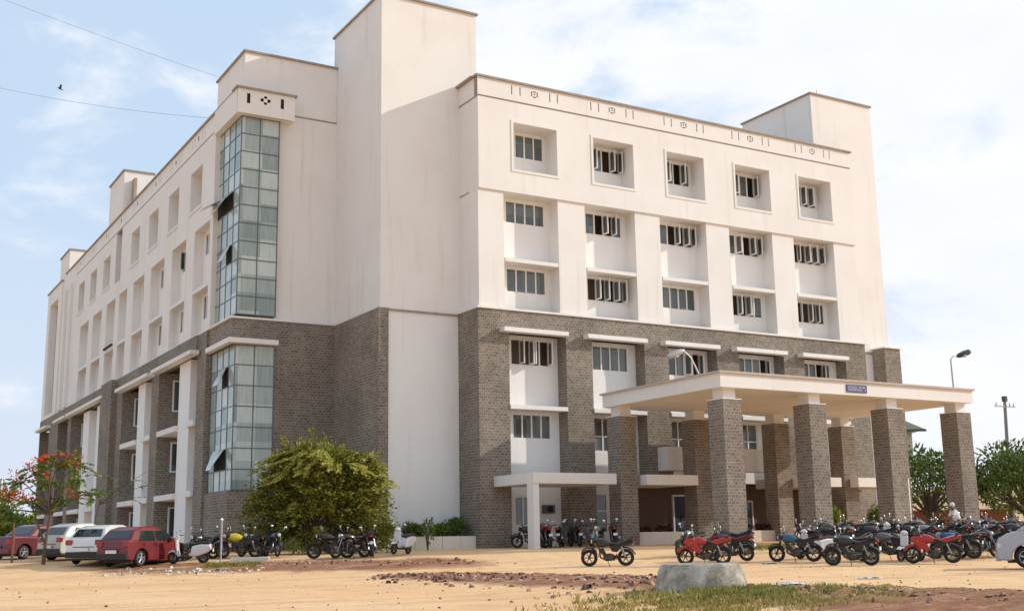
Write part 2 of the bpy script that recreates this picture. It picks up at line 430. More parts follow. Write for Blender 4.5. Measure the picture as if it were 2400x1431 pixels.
# parapet with its groove and ornamental slots
fpart('parapet_groove', GROOVE, F0, (-.0, 25.99, -.3, .06, 22.48, 22.60))
slots = []; orn = []
for b in bays:
    for u in (1.95, 2.45, 4.25, 4.72): slots.append((u+b, u+b+.07, 22.92, 23.40))
    c = 3.35+b
    for du, dz, a, h in ((-.21,-.13,.08,.27), (.13,-.13,.08,.27), (-.10,.10,.20,.07), (-.10,-.18,.20,.07), (-.04,-.04,.09,.09)):
        slots.append((c+du, c+du+a, 23.16+dz, 23.16+dz+h))
MB().panel(F0, 0, 26, 22.6, H-.07, slots, .05, .1).build('parapet', WHITE, bld)
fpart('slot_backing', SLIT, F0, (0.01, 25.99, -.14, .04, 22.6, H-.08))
fpart('coping', COPE, F0, (-.12, 26.1, -.25, .2, H-.07, H+.03))
part('coping', COPE, (-.2, .06, .26, 1.92, H-.07, H+.03))
# soffit behind the band, roof, floors, inner walls
part('roof_slab', COPE, (.05, 25.95, .32, 8, 22.9, 23.1))
fpart('band_soffit', WHITE, F0, (0.01, 25.99, -1.3, -.3, Bz+.003, Bz+.2))
for z in (4.3, 8.0, 11.35, 15.1, 18.6): part('floor_slab', ROOM, (.35, 25.65, 1.32, 8, z, z+.2))
part('inner_wall', ROOM, (.35, 25.65, 3.4, 3.6, 0, 22.9))
# side return of the front block
part('side_wall', WHITE, (0, .3, .302, 1.92, Bz, H-.07))
part('side_wall', WHITE, (0, .3, .882, 1.92, S+.1, Bz-.002))
part('side_groove', GROOVE, (-.012, .1, -.05, 1.91, 22.48, 22.58))
part('side_groove', GROOVE, (-.012, .1, .9, 1.91, Bz-.05, Bz+.02))
part('end_wall', WHITE, (25.7, 26, .41, 8, 0, 22.9))
# --- third and fourth floor piers and recess walls
edges = [(0, 1.45)] + [(4.67+b, 6.33+b) for b in bays[:4]] + [(24.19, 26.0)]
for a, c in edges: fpart('pier', WHITE, F0, (a, c, -.88, 0, S+.1, Bz))
h3 = [(2.03+b, 4.43+b, 16.38, 17.62) for b in bays] + [(2.03+b, 4.43+b, 12.8, 14.1) for b in bays]
MB().panel(F0, .31, 25.7, S, Bz, h3, .25, -.88).build('recess_wall', WHITE2, bld)
op4 = [{}, {1:(1,92),2:(1,88)}, {1:(1,85),2:(1,98),3:(1,80)}, {1:(-1,75),2:(1,90),3:(1,80)}, {0:(1,65),1:(1,90),2:(1,90),3:(1,90)}]
op3 = [{}, {0:(1,90),1:(1,88),2:(1,96),3:(1,82)}, {}, {0:(1,80),1:(1,92),2:(-1,70)}, {0:(1,50),1:(1,75),2:(1,70)}]
for b, o, q in zip(bays, op4, op3):
    window(F0, 2.03+b, 4.43+b, 16.38, 17.62, 4, o, -.92); window(F0, 2.03+b, 4.43+b, 12.8, 14.1, 4, q, -.92)
    fpart('window_ledge', WHITE, F0, (1.5+b, 4.62+b, -.87, .02, 14.17, 14.36))
# --- stone base storeys
part('stone_ledge', WHITE, (-.2, 26.2, -.2, .3, S, S+.1), (-.2, .3, .31, 1.92, S, S+.1))
def stone(*b): return part('stone_pier', STONE, b)
fpart('stone_band', STONE, F0, (0, 26.05, -.2, .12, 10.62, S))
se = [(0, 1.57)] + [(4.88+b, 6.45+b) for b in bays[:4]] + [(24.4, 26.05)]
for i, (a, c) in enumerate(se): fpart('stone_pier', STONE, F0, (a, c, -.95, .12, -.6 if i in (0, 1, 5) else 3.6, 10.62))
part('stone_side', STONE, (-.12, 0, -.12, 1.92, -.6, S))
h2 = []; 
for i, b in enumerate(bays):
    h2 += [(2.1+b, 4.42+b, 9.1, 10.47)]
    if i == 0: h2 += [(2.15, 4.42, 5.47, 6.75)]
    else: h2 += [(1.95+b, 3.35+b, 4.95, 6.75)]
MB().panel(F0, .3, 25.7, 3.62, 10.62, h2, .25, -.7).build('recess_wall', WHITE2, bld)
op2 = [{0:(1,90),1:(1,90),2:(-1,80),3:(1,85)}, {}, {2:(-1,60),3:(1,80)}, {3:(1,70)}, {2:(1,70)}]
for i, (b, o) in enumerate(zip(bays, op2)):
    window(F0, 2.1+b, 4.42+b, 9.1, 10.47, 4, o, -.74)
    if i == 0: window(F0, 2.15, 4.42, 5.47, 6.75, 4, {}, -.74)
    else: window(F0, 1.95+b, 3.35+b, 4.95, 6.75, 2, {}, -.74, rail=5.75)
    fpart('sunshade', WHITE, F0, (1.05+b, 4.76+b+(.0 if i < 4 else -.1), .12, .6, 10.55, 10.76))
    fpart('window_ledge', WHITE, F0, (1.58+b, 4.87+b, -.69, .18, 6.85, 7.05))
# ground floor: white wall bays, dark entrance hall
ghole = [(2.2, 3.2, 1.3, 2.75), (6.9, 7.7, .9, 2.9), (9.1, 24.3, -.5, 3.45)]
MB().panel(F0, .3, 25.7, -.6, 3.62, ghole, .25, -.7).build('ground_floor_wall', WHITE2, bld)
window(F0, 2.2, 3.2, 1.3, 2.75, 2, {}, -.74); window(F0, 6.9, 7.7, .9, 2.9, 1, {}, -.74, rail=2.0)
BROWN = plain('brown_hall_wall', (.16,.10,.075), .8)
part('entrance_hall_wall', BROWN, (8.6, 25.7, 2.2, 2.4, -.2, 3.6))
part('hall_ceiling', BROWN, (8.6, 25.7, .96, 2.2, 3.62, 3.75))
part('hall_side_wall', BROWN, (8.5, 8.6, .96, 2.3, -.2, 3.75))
part('hall_floor', ROOM, (8.6, 25.7, .96, 2.19, .1, .3))
d = MB(); d.box(12.9, 13.0, 2.05, 2.19, .3, 2.9); d.box(14.0, 14.1, 2.05, 2.19, .3, 2.9); d.box(13.0, 14.0, 2.05, 2.19, 2.8, 2.9)
do = d.build('entrance_door', FRAME, bld); MB().box(13.0, 14.0, 2.12, 2.17, .3, 2.8).build('door_leaf', plain('dark_door', (.02,.02,.022), .4), do)
window(front(2.1), 16.9, 18.6, 1.0, 2.6, 3, {}, 0.0)
a = MB().box(3.75, 4.3, .35, .68, 1.9, 2.3); ac = a.build('air_conditioner', plain('grey_unit', (.09,.09,.09), .5), bld); MB().cyl((4.02,.34,2.1), (4.02,.33,2.1), .16).build('fan_grille', SLITD, ac)
# balcony over the entrance
part('balcony', WHITE, (10.35, 18.05, -.9, -.78, 4.0, 5.2), (10.35, 10.47, -.78, -.12, 4.0, 5.2), (17.93, 18.05, -.78, -.12, 4.0, 5.2), (10.47, 17.93, -.78, -.12, 4.0, 4.15))
# side canopies over the ground floor
part('side_canopy', WHITE, (.62, 5.15, -3.7, -.12, 3.12, 3.6)); part('canopy_post', WHITE, (.62, .92, -3.66, -3.12, -.3, 3.12))
part('side_canopy', WHITE, (7.1, 10.2, -3.45, -.12, 3.12, 3.6))
part('side_canopy', WHITE, (16.9, 19.9, -3.45, -.12, 3.12, 3.6)); part('side_canopy', WHITE, (21.0, 24.9, -3.6, -.12, 3.12, 3.6))
part('canopy_post', WHITE, (24.4, 24.9, -3.6, -3.1, -.3, 3.12))
part('canopy_post', WHITE, (21.9, 22.15, -1.9, -1.6, -.3, 3.12))
# --- tower
part('tower', WHITE, (-4.36, 1.04, 1.92, 8.2, S, 27.85))
part('coping', COPE, (-4.46, 1.14, 1.80, 8.3, 27.85, 27.95))
part('tower_base_wall', WHITE2, (-3.95, -.12, 1.95, 3, -.6, S-.1)); part('tower_ledge', COPE, (-3.95, -.12, 1.86, 1.96, S-.1, S-.02))
part('tower_stone', STONE, (-4.47, -3.95, 1.84, 7.5, -.6, S))
# --- left wing front
part('wing_wall', WHITE, (-7.62, -4.36, 7.75, 8.1, S, 22.76)); part('wing_groove', GROOVE, (-7.6, -4.37, 7.775, 8.1, 22.76, 22.86))
part('penthouse', WHITE, (-9.5, -4.37, 7.75, 12.6, 22.86, 25.9)); part('coping', COPE, (-9.6, -4.37, 7.64, 12.7, 25.9, 26.0))
part('wing_stone', STONE, (-7.64, -4.47, 7.45, 7.9, -.6, S-.003)); part('wing_ledge', WHITE, (-9.98, -4.37, 7.38, 7.78, S, S+.1), (-9.98, -9.6, 7.78, 50, S, S+.1))
part('wing_stone', STONE, (-9.86, -7.64, 7.45, 11.4, -.6, 3.22)); part('wing_stone', STONE, (-9.86, -7.64, 7.45, 11.4, 10.38, S-.003))
part('wing_stone', STONE, (-9.98, -9.2, 11.4, 13.0, -.6, S-.003))
part('corner_sunshade', WHITE, (-10.15, -7.62, 6.95, 7.45, 10.38, 10.62), (-10.15, -9.86, 7.45, 11.0, 10.38, 10.62))
# beam over the corner window, with its dark slots
bs = [(-9.58, -9.40, 22.80, 23.34), (-7.78, -7.60, 22.80, 23.34)]
for du, dz, aa, h in ((-.26,-.09,.17,.18), (.10,-.09,.17,.18), (-.08,.10,.17,.13), (-.08,-.23,.17,.13)):
    bs.append((-8.6+du, -8.6+du+aa, 23.10+dz, 23.10+dz+h))
MB().panel(front(7.0), -10.06, -7.0, 22.25, H-.07, bs, .04, 0).build('corner_beam', WHITE, bld)
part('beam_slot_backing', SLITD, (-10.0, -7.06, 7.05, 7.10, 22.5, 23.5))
part('corner_beam', WHITE, (-10.06, -9.6, 7.12, 11.05, 22.25, H-.07), (-9.6, -7.0, 7.21, 7.75, 22.25, H-.07))
part('coping', COPE, (-10.16, -6.9, 6.9, 7.75, H-.07, H+.03))
# corner glazing
def glazing(z0, z1, rows, opened):
    g = MB(); g.box(-9.68, -7.66, 7.42, 7.5, z0, z1); g.box(-9.68, -9.6, 7.5, 11.35, z0, z1)
    go = g.build('corner_window', CURT, bld)
    f = MB(); r = .024
    for x in (-9.69, -8.70, -7.68): f.box(x-r, x+r, 7.39, 7.43, z0, z1)
    for k in range(5):
        y = 7.4 + k*.98; f.box(-9.705, -9.67, y-r+(.06 if k == 0 else 0), y+r, z0, z1)
    for i in range(rows+1):
        z = z0 + (z1-z0)*i/rows; z = min(max(z, z0+r), z1-r)
        f.box(-9.66, -7.64, 7.395, 7.425, z-r, z+r); f.box(-9.702, -9.675, 7.44, 11.35, z-r, z+r)
    f.build('mullions', MULL, go)
    for (row, k, ang) in opened:      # top-hung panes pushed open
        zt = z0 + (z1-z0)*(row+1)/rows; h = (z1-z0)/rows; y0 = 7.4 + k*.98 + .04; y1 = y0 + .9
        o = MB(); dx = math.sin(R(ang))*h; dz = math.cos(R(ang))*h; x0 = -9.76
        t = .03
        a = [(x0, y0, zt), (x0, y1, zt), (x0-dx, y1, zt-dz), (x0-dx, y0, zt-dz)]
        o.face(a); o.face([(p[0]-t, p[1], p[2]) for p in a][::-1])
        for i in range(4):
            j = (i+1) % 4; o.face([a[i], a[j], (a[j][0]-t, a[j][1], a[j][2]), (a[i][0]-t, a[i][1], a[i][2])])
        o.build('open_pane', CURT, go)
        MB().box(-9.72, -9.685, y0, y1, zt-h+.04, zt-.04).build('painted_dark_gap', SLITD, go)  # black sheet on the glass, painting the unlit room behind the open pane
glazing(11.87, 22.25, 11, [(6, 1, 38), (6, 2, 30), (6, 3, 60), (3, 1, 25)])
glazing(3.22, 10.38, 7, [(5, 1, 25), (1, 1, 35), (1, 2, 20)])
# --- left facade
L5 = [13.45, 18.3, 23.15, 28.05, 36.95, 41.75, 46.4]
lh = [(a, a+2.35, 19.05, 21.38) for a in L5]
lh.append((33.4, 35.2, 18.8, 22.5))
MB().panel(L0, 11.05, 50.1, Bz, 22.5, lh, .4, 0).build('top_floor_wall', WHITE, bld)
for a in L5:
    lin = MB()
    for q in ((a-.1, a, 18.95, 21.48), (a+2.35, a+2.45, 18.95, 21.48), (a, a+2.35, 18.95, 19.05), (a, a+2.35, 21.38, 21.48)):
        lin.fbox(L0, q[0], q[1], -1.05, -.4, q[2], q[3])
    lin.build('window_niche', WHITE, bld)
    t = MB(); t.fbox(L0, a-.1, a+2.45, 0, .06, 18.9, 19.05); t.build('niche_sill', WHITE, bld)
MB().panel(L0, 11.05, 50.1, 18.4, 22, [(a+.9, a+2.2, 19.9, 21.2) for a in L5], .2, -1.05).build('niche_back_wall', WHITE2, bld)
for a in L5: window(L0, a+.9, a+2.2, 19.9, 21.2, 2, {}, -1.08)
fpart('slot_back', GROOVE, L0, (33.2, 35.4, -.8, -.6, 18.6, 26.2))
fpart('parapet_groove', GROOVE, L0, (11.06, 50.09, -.3, -.03, 22.48, 22.6))
ls = []
for a in [13.2+4.87*i for i in range(8)]:
    for u in (0, .5, 2.0, 2.5): ls.append((a+u, a+u+.08, 22.9, 23.38))
    ls.append((a+1.15, a+1.45, 23.0, 23.3))
MB().panel(L0, 11.05, 50.1, 22.6, H-.07, ls, .05, 0).build('parapet', WHITE, bld)
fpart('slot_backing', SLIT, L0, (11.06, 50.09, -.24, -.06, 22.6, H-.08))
fpart('coping', COPE, L0, (7.75, 54.9, -.3, .1, H-.07, H+.03))
fpart('band_soffit', WHITE, L0, (11.6, 50.09, -1.2, -.4, Bz+.003, Bz+.2))
fpart('band_end', WHITE, L0, (11.05, 11.62, -.6, -.003, S+.1, Bz-.003))
rec = [(11.63,14.63),(16.3,19.41),(21.13,24.46),(26.2,29.2),(31.0,33.4),(34.6,37.5),(39.1,42.4),(43.9,47.2)]
wh = []
for a, b in rec: wh += [(a+.3, b-.25, 16.3, 17.6), (a+.3, b-.25, 12.7, 14.1)]
MB().panel(L0, 11.6, 50.1, S, Bz, wh, .2, -.55).build('recess_wall', WHITE2, bld)
for i, (a, b) in enumerate(rec):
    window(L0, a+.3, b-.25, 16.3, 17.6, 5, {3:(1,60)} if i == 1 else {}, -.59)
    window(L0, a+.3, b-.25, 12.7, 14.1, 5, {}, -.59)
    fpart('window_ledge', WHITE, L0, (a+.01, b-.01, -.54, .0, 14.15, 14.36))
    nx = rec[i+1][0] if i < 7 else 50.09
    fpart('pier', WHITE, L0, (b, nx, -.6, -.002, S+.1, Bz-.002))
fpart('open_shutter', SLITD, L0, (34.7, 37.4, .02, .14, 14.38, 14.5))
fpart('end_bay_wall', WHITE, L0, (50.1, 56.0, -.6, .003, S, H-.07))
for u in (51.2, 53.6): fpart('pilaster', WHITE, L0, (u, u+.7, .003, .25, S+.1, 22.0))
# end block with its tall recess
MB().panel(L0, 56.0, 63, S, 23.2, [(57.6, 61.6, 12.0, 22.0)], .6, .12).build('end_block_wall', WHITE, bld)
fpart('end_recess_back', plain('grey_green_plaster', (.50,.50,.43), .9), L0, (57.2, 62, -.75, -.5, 11.8, 22.2))
fpart('coping', COPE, L0, (55.9, 63.1, -.5, .22, 23.2, 23.3))
for z in (13.2, 16.4): window(L0, 59.0, 60.4, z, z+1.2, 2, {}, -.46)
part('end_wall', WHITE, (-9.3, 20, 62.4, 62.9, -.4, 23.2))
# roof towers over the left wing
part('roof_tower', WHITE, (-9.9, -7.86, 33.95, 38.6, 23.1, 26.85)); part('coping', COPE, (-10.0, -7.76, 33.85, 38.7, 26.85, 26.95))
part('roof_tower', WHITE, (-9.9, -8.3, 54.2, 58.4, 23.3, 25.6)); part('coping', COPE, (-10.0, -8.2, 54.1, 58.5, 25.6, 25.7))
part('roof_slab', COPE, (-9.55, 6, 12.7, 62.4, 22.9, 23.05)); part('wing_core', ROOM, (-7.0, 6, 12.7, 62, 0, 22.9))
for z in (7.7, 11.3, 15.1, 18.5): part('floor_slab', ROOM, (-8.6, -7.01, 11.5, 62, z, z+.2))
# stone storeys of the left facade
Lr = [(13.0, 20.7, [(14.4, 16.6)]), (22.4, 30.3, [(24.5, 26.3)]), (35.4, 47.9, [(37.2, 38.9), (41.6, 43.8)]), (49.3, 53.6, []), (57.9, 62.6, [])]
px = 13.0; fr = L0
fpart('stone_band', STONE, fr, (13.0, 33.0, -.3, .12, 10.62, S-.003)); fpart('stone_band', STONE, fr, (33.0, 62.95, -.3, .18, 10.75, S-.003))
prev = None
for i, (a, b, cols) in enumerate(Lr):
    nx = Lr[i+1][0] if i < 4 else 62.95
    if i == 1:
        fpart('stone_pier', STONE, fr, (b, 32.0, -1.2, .12, -.4, 10.62)); fpart('stone_pier', STONE, fr, (32.0, nx, -1.2, .5, -.4, S-.05))
    elif i > 1: fpart('stone_pier', STONE, fr, (b, nx, -1.2, .18, -.4, 10.75))
    else: fpart('stone_pier', STONE, fr, (b, nx, -1.2, .12, -.4, 10.62))
    for c in cols: fpart('white_column', WHITE2, fr, (c[0], c[1], -1.2, .0, -.4, 10.55))
    zt = 10.62 if i < 2 else 10.75
    hol = [(b-2.4, b-.6, 8.2, 10.2), (b-2.4, b-.6, 4.7, 6.6), (b-2.4, b-.6, 1.0, 2.9)]
    MB().panel(fr, a, b, -.4, zt, hol, .2, -1.2).build('recess_wall', WHITE2 if i < 3 else STONE, bld)
    for h in hol: window(fr, h[0], h[1], h[2], h[3], 2, {1:(1,75)}, -1.24)
    fpart('sunshade', WHITE, fr, (a-.6, b+.15, .12 if i < 2 else .18, .62, zt-.08, zt+.13))
    for z in (6.85, 3.15):
        if i < 2 or z < 5:
            segs = []; s0 = a
            for c in cols: segs.append((s0+.01, c[0]-.01)); s0 = c[1]
            segs.append((s0+.01, b-.01))
            for s_ in segs: fpart('window_ledge', WHITE, fr, (s_[0], s_[1], -1.19, .16, z, z+.3))
part('red_plinth', RUST, (-9.99, -7.0, 7.39, 7.44, -.2, 1.25))
# --- right stair tower
part('right_tower', WHITE, (24.66, 29.87, 1.48, 7.78, S-.1, 27.7)); part('coping', COPE, (24.56, 29.97, 1.38, 7.88, 27.7, 27.8))
part('right_tower_base', WHITE2, (26.05, 29.6, 1.55, 7.7, -.6, S-.2)); part('right_tower_ledge', COPE, (26.06, 29.9, 1.44, 1.56, S-.2, S-.1))
part('stone_pier', STONE, (28.45, 29.8, .55, 1.47, -.6, S+.05)); part('stone_ledge', WHITE, (28.35, 29.9, .45, 1.47, S+.05, S+.13))
m = MB(); m.cyl((28.9, 5, 27.8), (28.9, 5, 30.0), .03, .015, 6); m.build('lightning_rod', MULL, bld)
# --- rear body of the block so that it is closed behind
part('rear_wall', WHITE, (1.0, 26, 8.0, 8.3, 0, 22.9))

# ------------------------------------------------------------------ entrance portico
por = thing('entrance_portico', 'free-standing flat-roofed porch on eight square grey stone columns before the entrance', 'porch', (5.7, -10.7, G(6, -10)))
def pb(name, mat, *boxes, par=por, **k):
    m = MB(); o = Vector(por.location)
    for b in boxes: m.box(b[0]-o.x, b[1]-o.x, b[2]-o.y, b[3]-o.y, b[4]-o.z, b[5]-o.z)
    return m.build(name, mat, par, **k)
pb('roof_slab', WHITE, (5.7, 21.75, -10.7, -1.97, 6.86, 7.46)); pb('coping', plain('pale_coping', (.50,.42,.36), .9, var=.2), (5.6, 21.85, -10.8, -1.87, 7.46, 7.55))
def pcol(x0, x1, y0, y1):
    c = pb('column', STONE, (x0, x1, y0, y1, -.7, 6.38)); cx = (x0+x1)/2; cy = (y0+y1)/2
    pb('column_cap', WHITE, (x0-.02, x1+.02, y0-.02, y1+.02, 6.38, 6.42), par=c); pb('column_neck', WHITE, (cx-.34, cx+.34, cy-.34, cy+.34, 6.42, 6.859), par=c)
for x in (5.95, 10.92, 15.88, 20.7): pcol(x, x+1.02, -10.5, -9.5)
for x in (5.88, 10.45, 15.80, 20.6): pcol(x, x+1.0, -3.0, -2.02)
SIGN = plain('blue_sign', (.055,.045,.16), .5); LET = plain('sign_lettering', (.75,.72,.78), .5)
sg = pb('name_board', SIGN, (13.1, 14.4, -10.74, -10.70, 6.99, 7.33))
lt = MB(); o = Vector(por.location)
r2 = random.Random(3)
for row, z in enumerate((7.20, 7.08)):
    x = 13.2
    while x < 14.27:
        w = r2.uniform(.045, .075)
        if r2.random() > .14:
            lt.box(x-o.x, x+w-o.x, -10.745-o.y, -10.74-o.y, z-.01-o.z, z+.0-o.z); lt.box(x+w*.3-o.x, x+w*.55-o.x, -10.745-o.y, -10.74-o.y, z-.0-o.z, z+.05*r2.uniform(.7,1)-o.z); lt.box(x-o.x, x+w*.9-o.x, -10.745-o.y, -10.74-o.y, z+.052-o.z, z+.064-o.z)
        x += w + .02
lt.build('lettering', LET, sg)
LAMPG = plain('galvanised_lamp', (.42,.40,.37), .45, .3)
LAMPD = plain('dark_lamp_head', (.03,.035,.04), .4)
def arm_lamp(base, top, tip, head_dir, mat_head, label, name='street_lamp'):
    t = thing(name, label, 'street lamp', base)
    b = Vector(base); T = Vector(top)-b; P_ = Vector(tip)-b
    m = MB(); m.tube([(0,0,-.02), T*.6, T, T+(P_-T)*.35+Vector((0,0,.12)), P_], [.04,.04,.035,.03,.03], 8); m.build('arm', LAMPG, t, True)
    hd = Vector(head_dir).normalized()
    h = MB(); h.tube([P_-hd*.05, P_+hd*.1, P_+hd*.45, P_+hd*.75, P_+hd*.85], [.05,.12,.15,.13,.04], 10); h.build('lamp_head', mat_head, t, True)
    MB().ball(tuple(P_+hd*.42+Vector((0,0,-.1))), .18, .13, .08).build('lamp_glass', plain('lamp_glass', (.5,.5,.48), .2), t, True)
    return t
arm_lamp((20.9,-10.3,7.55), (20.88,-10.3,9.0), (21.4,-10.3,9.22), (.85,-.2,.30), LAMPD, 'black-headed lamp on a thin pole above the right end of the porch roof')
arm_lamp((6.0,-9.0,7.55), (5.75,-9.0,8.0), (5.15,-9.0,8.62), (-.8,.2,-.35), LAMPG, 'pale grey lamp on a bent arm above the left corner of the porch roof')

# ------------------------------------------------------------------ low walls, planters and their plants
PLW = paint_wall('stained_white_planter', (.72,.68,.60), (.42,.30,.20), 1.2)
SOIL = plain('planter_soil', (.10,.055,.035), .95)
def planter(label, x0, x1, y0, y1, z1, joints=()):
    z0 = G(x0, y0); t = thing('planter_wall', label, 'planter', ((x0+x1)/2, y0, z0)); o = t.location
    m = MB()
    cuts = [x0, *joints, x1]
    for a, b in zip(cuts[:-1], cuts[1:]): m.box(a-o.x+.012, b-o.x-.012, 0, .12, -.4, z1-z0)
    m.box(x0-o.x, x0-o.x+.12, .122, y1-y0, -.4, z1-z0); m.box(x1-o.x-.12, x1-o.x, .122, y1-y0, -.4, z1-z0)
    m.build('wall', PLW, t); MB().box(x0-o.x+.12, x1-o.x-.12, .13, y1-y0, -.3, z1-z0-.1).build('soil', SOIL, t)
planter('long stained white planter wall beside the left stone corner of the front block', -6.9, -.13, .3, 1.7, .87, (-5.4, -3.3, -1.9))
planter('low white planter wall between the two leftmost rear porch columns', 7.0, 9.75, -2.6, -1.2, .92)
planter('low white planter wall running behind the right half of the porch', 11.6, 24.3, -2.6, -1.2, .92, (14.2, 17.3, 20.4))

GREEN = leaf_mat('mixed_green_leaves', [(.04,.075,.012), (.09,.16,.02), (.18,.26,.04), (.32,.36,.08)])
DGREEN = leaf_mat('dark_green_leaves', [(.035,.06,.014), (.08,.125,.025), (.15,.205,.045), (.25,.30,.08)])
YGREEN = leaf_mat('yellow_green_leaves', [(.06,.09,.01), (.16,.22,.03), (.34,.38,.06), (.55,.5,.12)])
PURPLE = leaf_mat('dark_red_leaves', [(.03,.008,.01), (.08,.02,.022), (.14,.035,.035), (.12,.09,.04)])
BLOOM = leaf_mat('scarlet_blossom', [(.35,.02,.01), (.65,.05,.015), (.8,.12,.02), (.7,.2,.05)])
OLIVE = leaf_mat('olive_bush_leaves', [(.07,.08,.012), (.18,.185,.022), (.34,.33,.045), (.50,.48,.11)])
DRY = leaf_mat('dry_weeds', [(.12,.10,.02), (.25,.21,.05), (.40,.32,.10), (.55,.42,.18)])
BARK = plain('grey_brown_bark', (.12,.085,.06), .9, var=.4, scale=12, bump=.5)
def leaf(m, p, d, L_, W, r, c):
    d = Vector(d).normalized(); up = Vector((r.uniform(-1,1), r.uniform(-1,1), r.uniform(-.2,1.4)))
    s = d.cross(up)
    if s.length < 1e-3: s = d.orthogonal()
    s = s.normalized()*W*.5; p = Vector(p); k = len(m.v)
    m.v += [tuple(p), tuple(p+d*L_*.45+s), tuple(p+d*L_), tuple(p+d*L_*.45-s)]
    m.f.append((k, k+1, k+2, k+3)); m.c.append(c)
def bushel(m, ctr, rx, ry, rz, n, size, r, lo=0.0, hi=1.0):
    for _ in range(n):
        while True:
            q = Vector((r.uniform(-1,1), r.uniform(-1,1), r.uniform(-1,1)))
            if .35 < q.length < 1: break
        p = Vector((ctr[0]+q.x*rx, ctr[1]+q.y*ry, ctr[2]+q.z*rz))
        leaf(m, p, (q.x+r.uniform(-.6,.6), q.y+r.uniform(-.6,.6), q.z+r.uniform(-.4,.8)), size*r.uniform(.7,1.5), size*r.uniform(.4,.6), r, r.uniform(lo, hi))
def plant(name, label, cat, loc, rx, ry, h, n, size, mat, seed, group=None, lumps=5, stem=True):
    r = random.Random(seed); t = thing(name, label, cat, loc, 0, group)
    m = MB()
    for _ in range(lumps):
        a = r.uniform(0, 6.28); q = r.uniform(0, .6)
        bushel(m, (math.cos(a)*rx*q, math.sin(a)*ry*q, h*r.uniform(.45,.7)), rx*r.uniform(.4,.6), ry*r.uniform(.4,.6), h*r.uniform(.25,.4), n//lumps, size, r, r.uniform(0,.25), r.uniform(.6,1))
    m.build('foliage', mat, t, fix=False)
    if stem:
        s = MB()
        for _ in range(5):
            a = r.uniform(0, 6.28); s.tube([(0,0,-.1), (math.cos(a)*rx*.3, math.sin(a)*ry*.3, h*.4), (math.cos(a)*rx*.6, math.sin(a)*ry*.6, h*.8)], [.03,.02,.008], 5)
        s.build('stem', BARK, t)
    return t
for i, (x, w, h, lab, mt) in enumerate([(-5.9,1.2,.8,'dark green shrub in the long planter, half hidden behind the big bush',GREEN),(-4.55,1.1,.85,'light green flowering shrub at the left end of the planter in front of the tower',YGREEN),(-3.1,1.0,.8,'rounded green shrub in the middle of the planter in front of the tower',GREEN),(-1.75,.8,.7,'small green shrub in the planter beside the thin sapling',GREEN),(-.85,1.3,1.05,'thick green shrub in the planter touching the stone corner',DGREEN)]):
    plant('shrub', lab, 'shrub', (x, .95, .72), w*.75, .6, h, 900, .14, mt, 20+i, 'shrubs in the long planter')
sp = plant('sapling', 'thin sapling with sparse leaves standing before the long planter', 'sapling', (-3.0,-.4,G(-3,-.4)), .35, .3, 1.7, 120, .16, GREEN, 31, None, 3)
for i in range(9):
    x = 11.9+i*.62
    plant('low_plant', 'dark red leafy plant number %d from the left on the low wall behind the porch' % (i+1) if i < 0 else 'dark red leafy plant on the white wall behind the porch', 'plant', (x, -2.1, .8), .42, .35, .45, 200, .11, PURPLE, 50+i, 'dark red plants on the low wall', 3, False)
for i in range(4):
    plant('low_plant', 'dark purple plant on the white wall between the two leftmost rear porch columns', 'plant', (7.4+i*.65, -2.1, .8), .4, .35, .4, 160, .11, PURPLE, 70+i, 'dark plants on the short wall', 3, False)
plant('shrub', 'bright yellow-green flowering shrub behind the third front porch column', 'shrub', (19.7, -2.9, .75), .95, .5, 1.45, 1100, .15, YGREEN, 81)
plant('shrub', 'dark green shrub behind the third front porch column, right of the yellow-green one', 'shrub', (23.0, -3.1, .75), 1.05, .5, 1.35, 1100, .15, GREEN, 82)

# big olive bush left of the tower
def spray(m, st_, p0, d0, L_, nleaf, size, r, droop, lo, hi, rad):
    p = Vector(p0); d = Vector(d0).normalized(); pts = [p.copy()]
    seg = 10
    for k in range(seg):
        d = (d + Vector((r.uniform(-.12,.12), r.uniform(-.12,.12), -droop/seg + r.uniform(-.05,.05)))).normalized()
        p = p + d*L_/seg; pts.append(p.copy())
    st_.tube(pts, [rad*(1-k/(seg+1)) for k in range(seg+1)], 4)
    for k in range(nleaf):
        f = (.25 + .75*r.random())*seg; i = min(int(f), seg-1); q = pts[i].lerp(pts[i+1], f-i); dd = (pts[i+1]-pts[i]).normalized()
        side = dd.cross(Vector((0,0,1)))*r.choice((-1,1))
        leaf(m, q, side + dd*.7 + Vector((0,0,r.uniform(-.3,.35))), size*r.uniform(.7,1.4), size*r.uniform(.35,.6), r, min(1, max(0, r.uniform(lo, hi) + .10*(k % 3))))
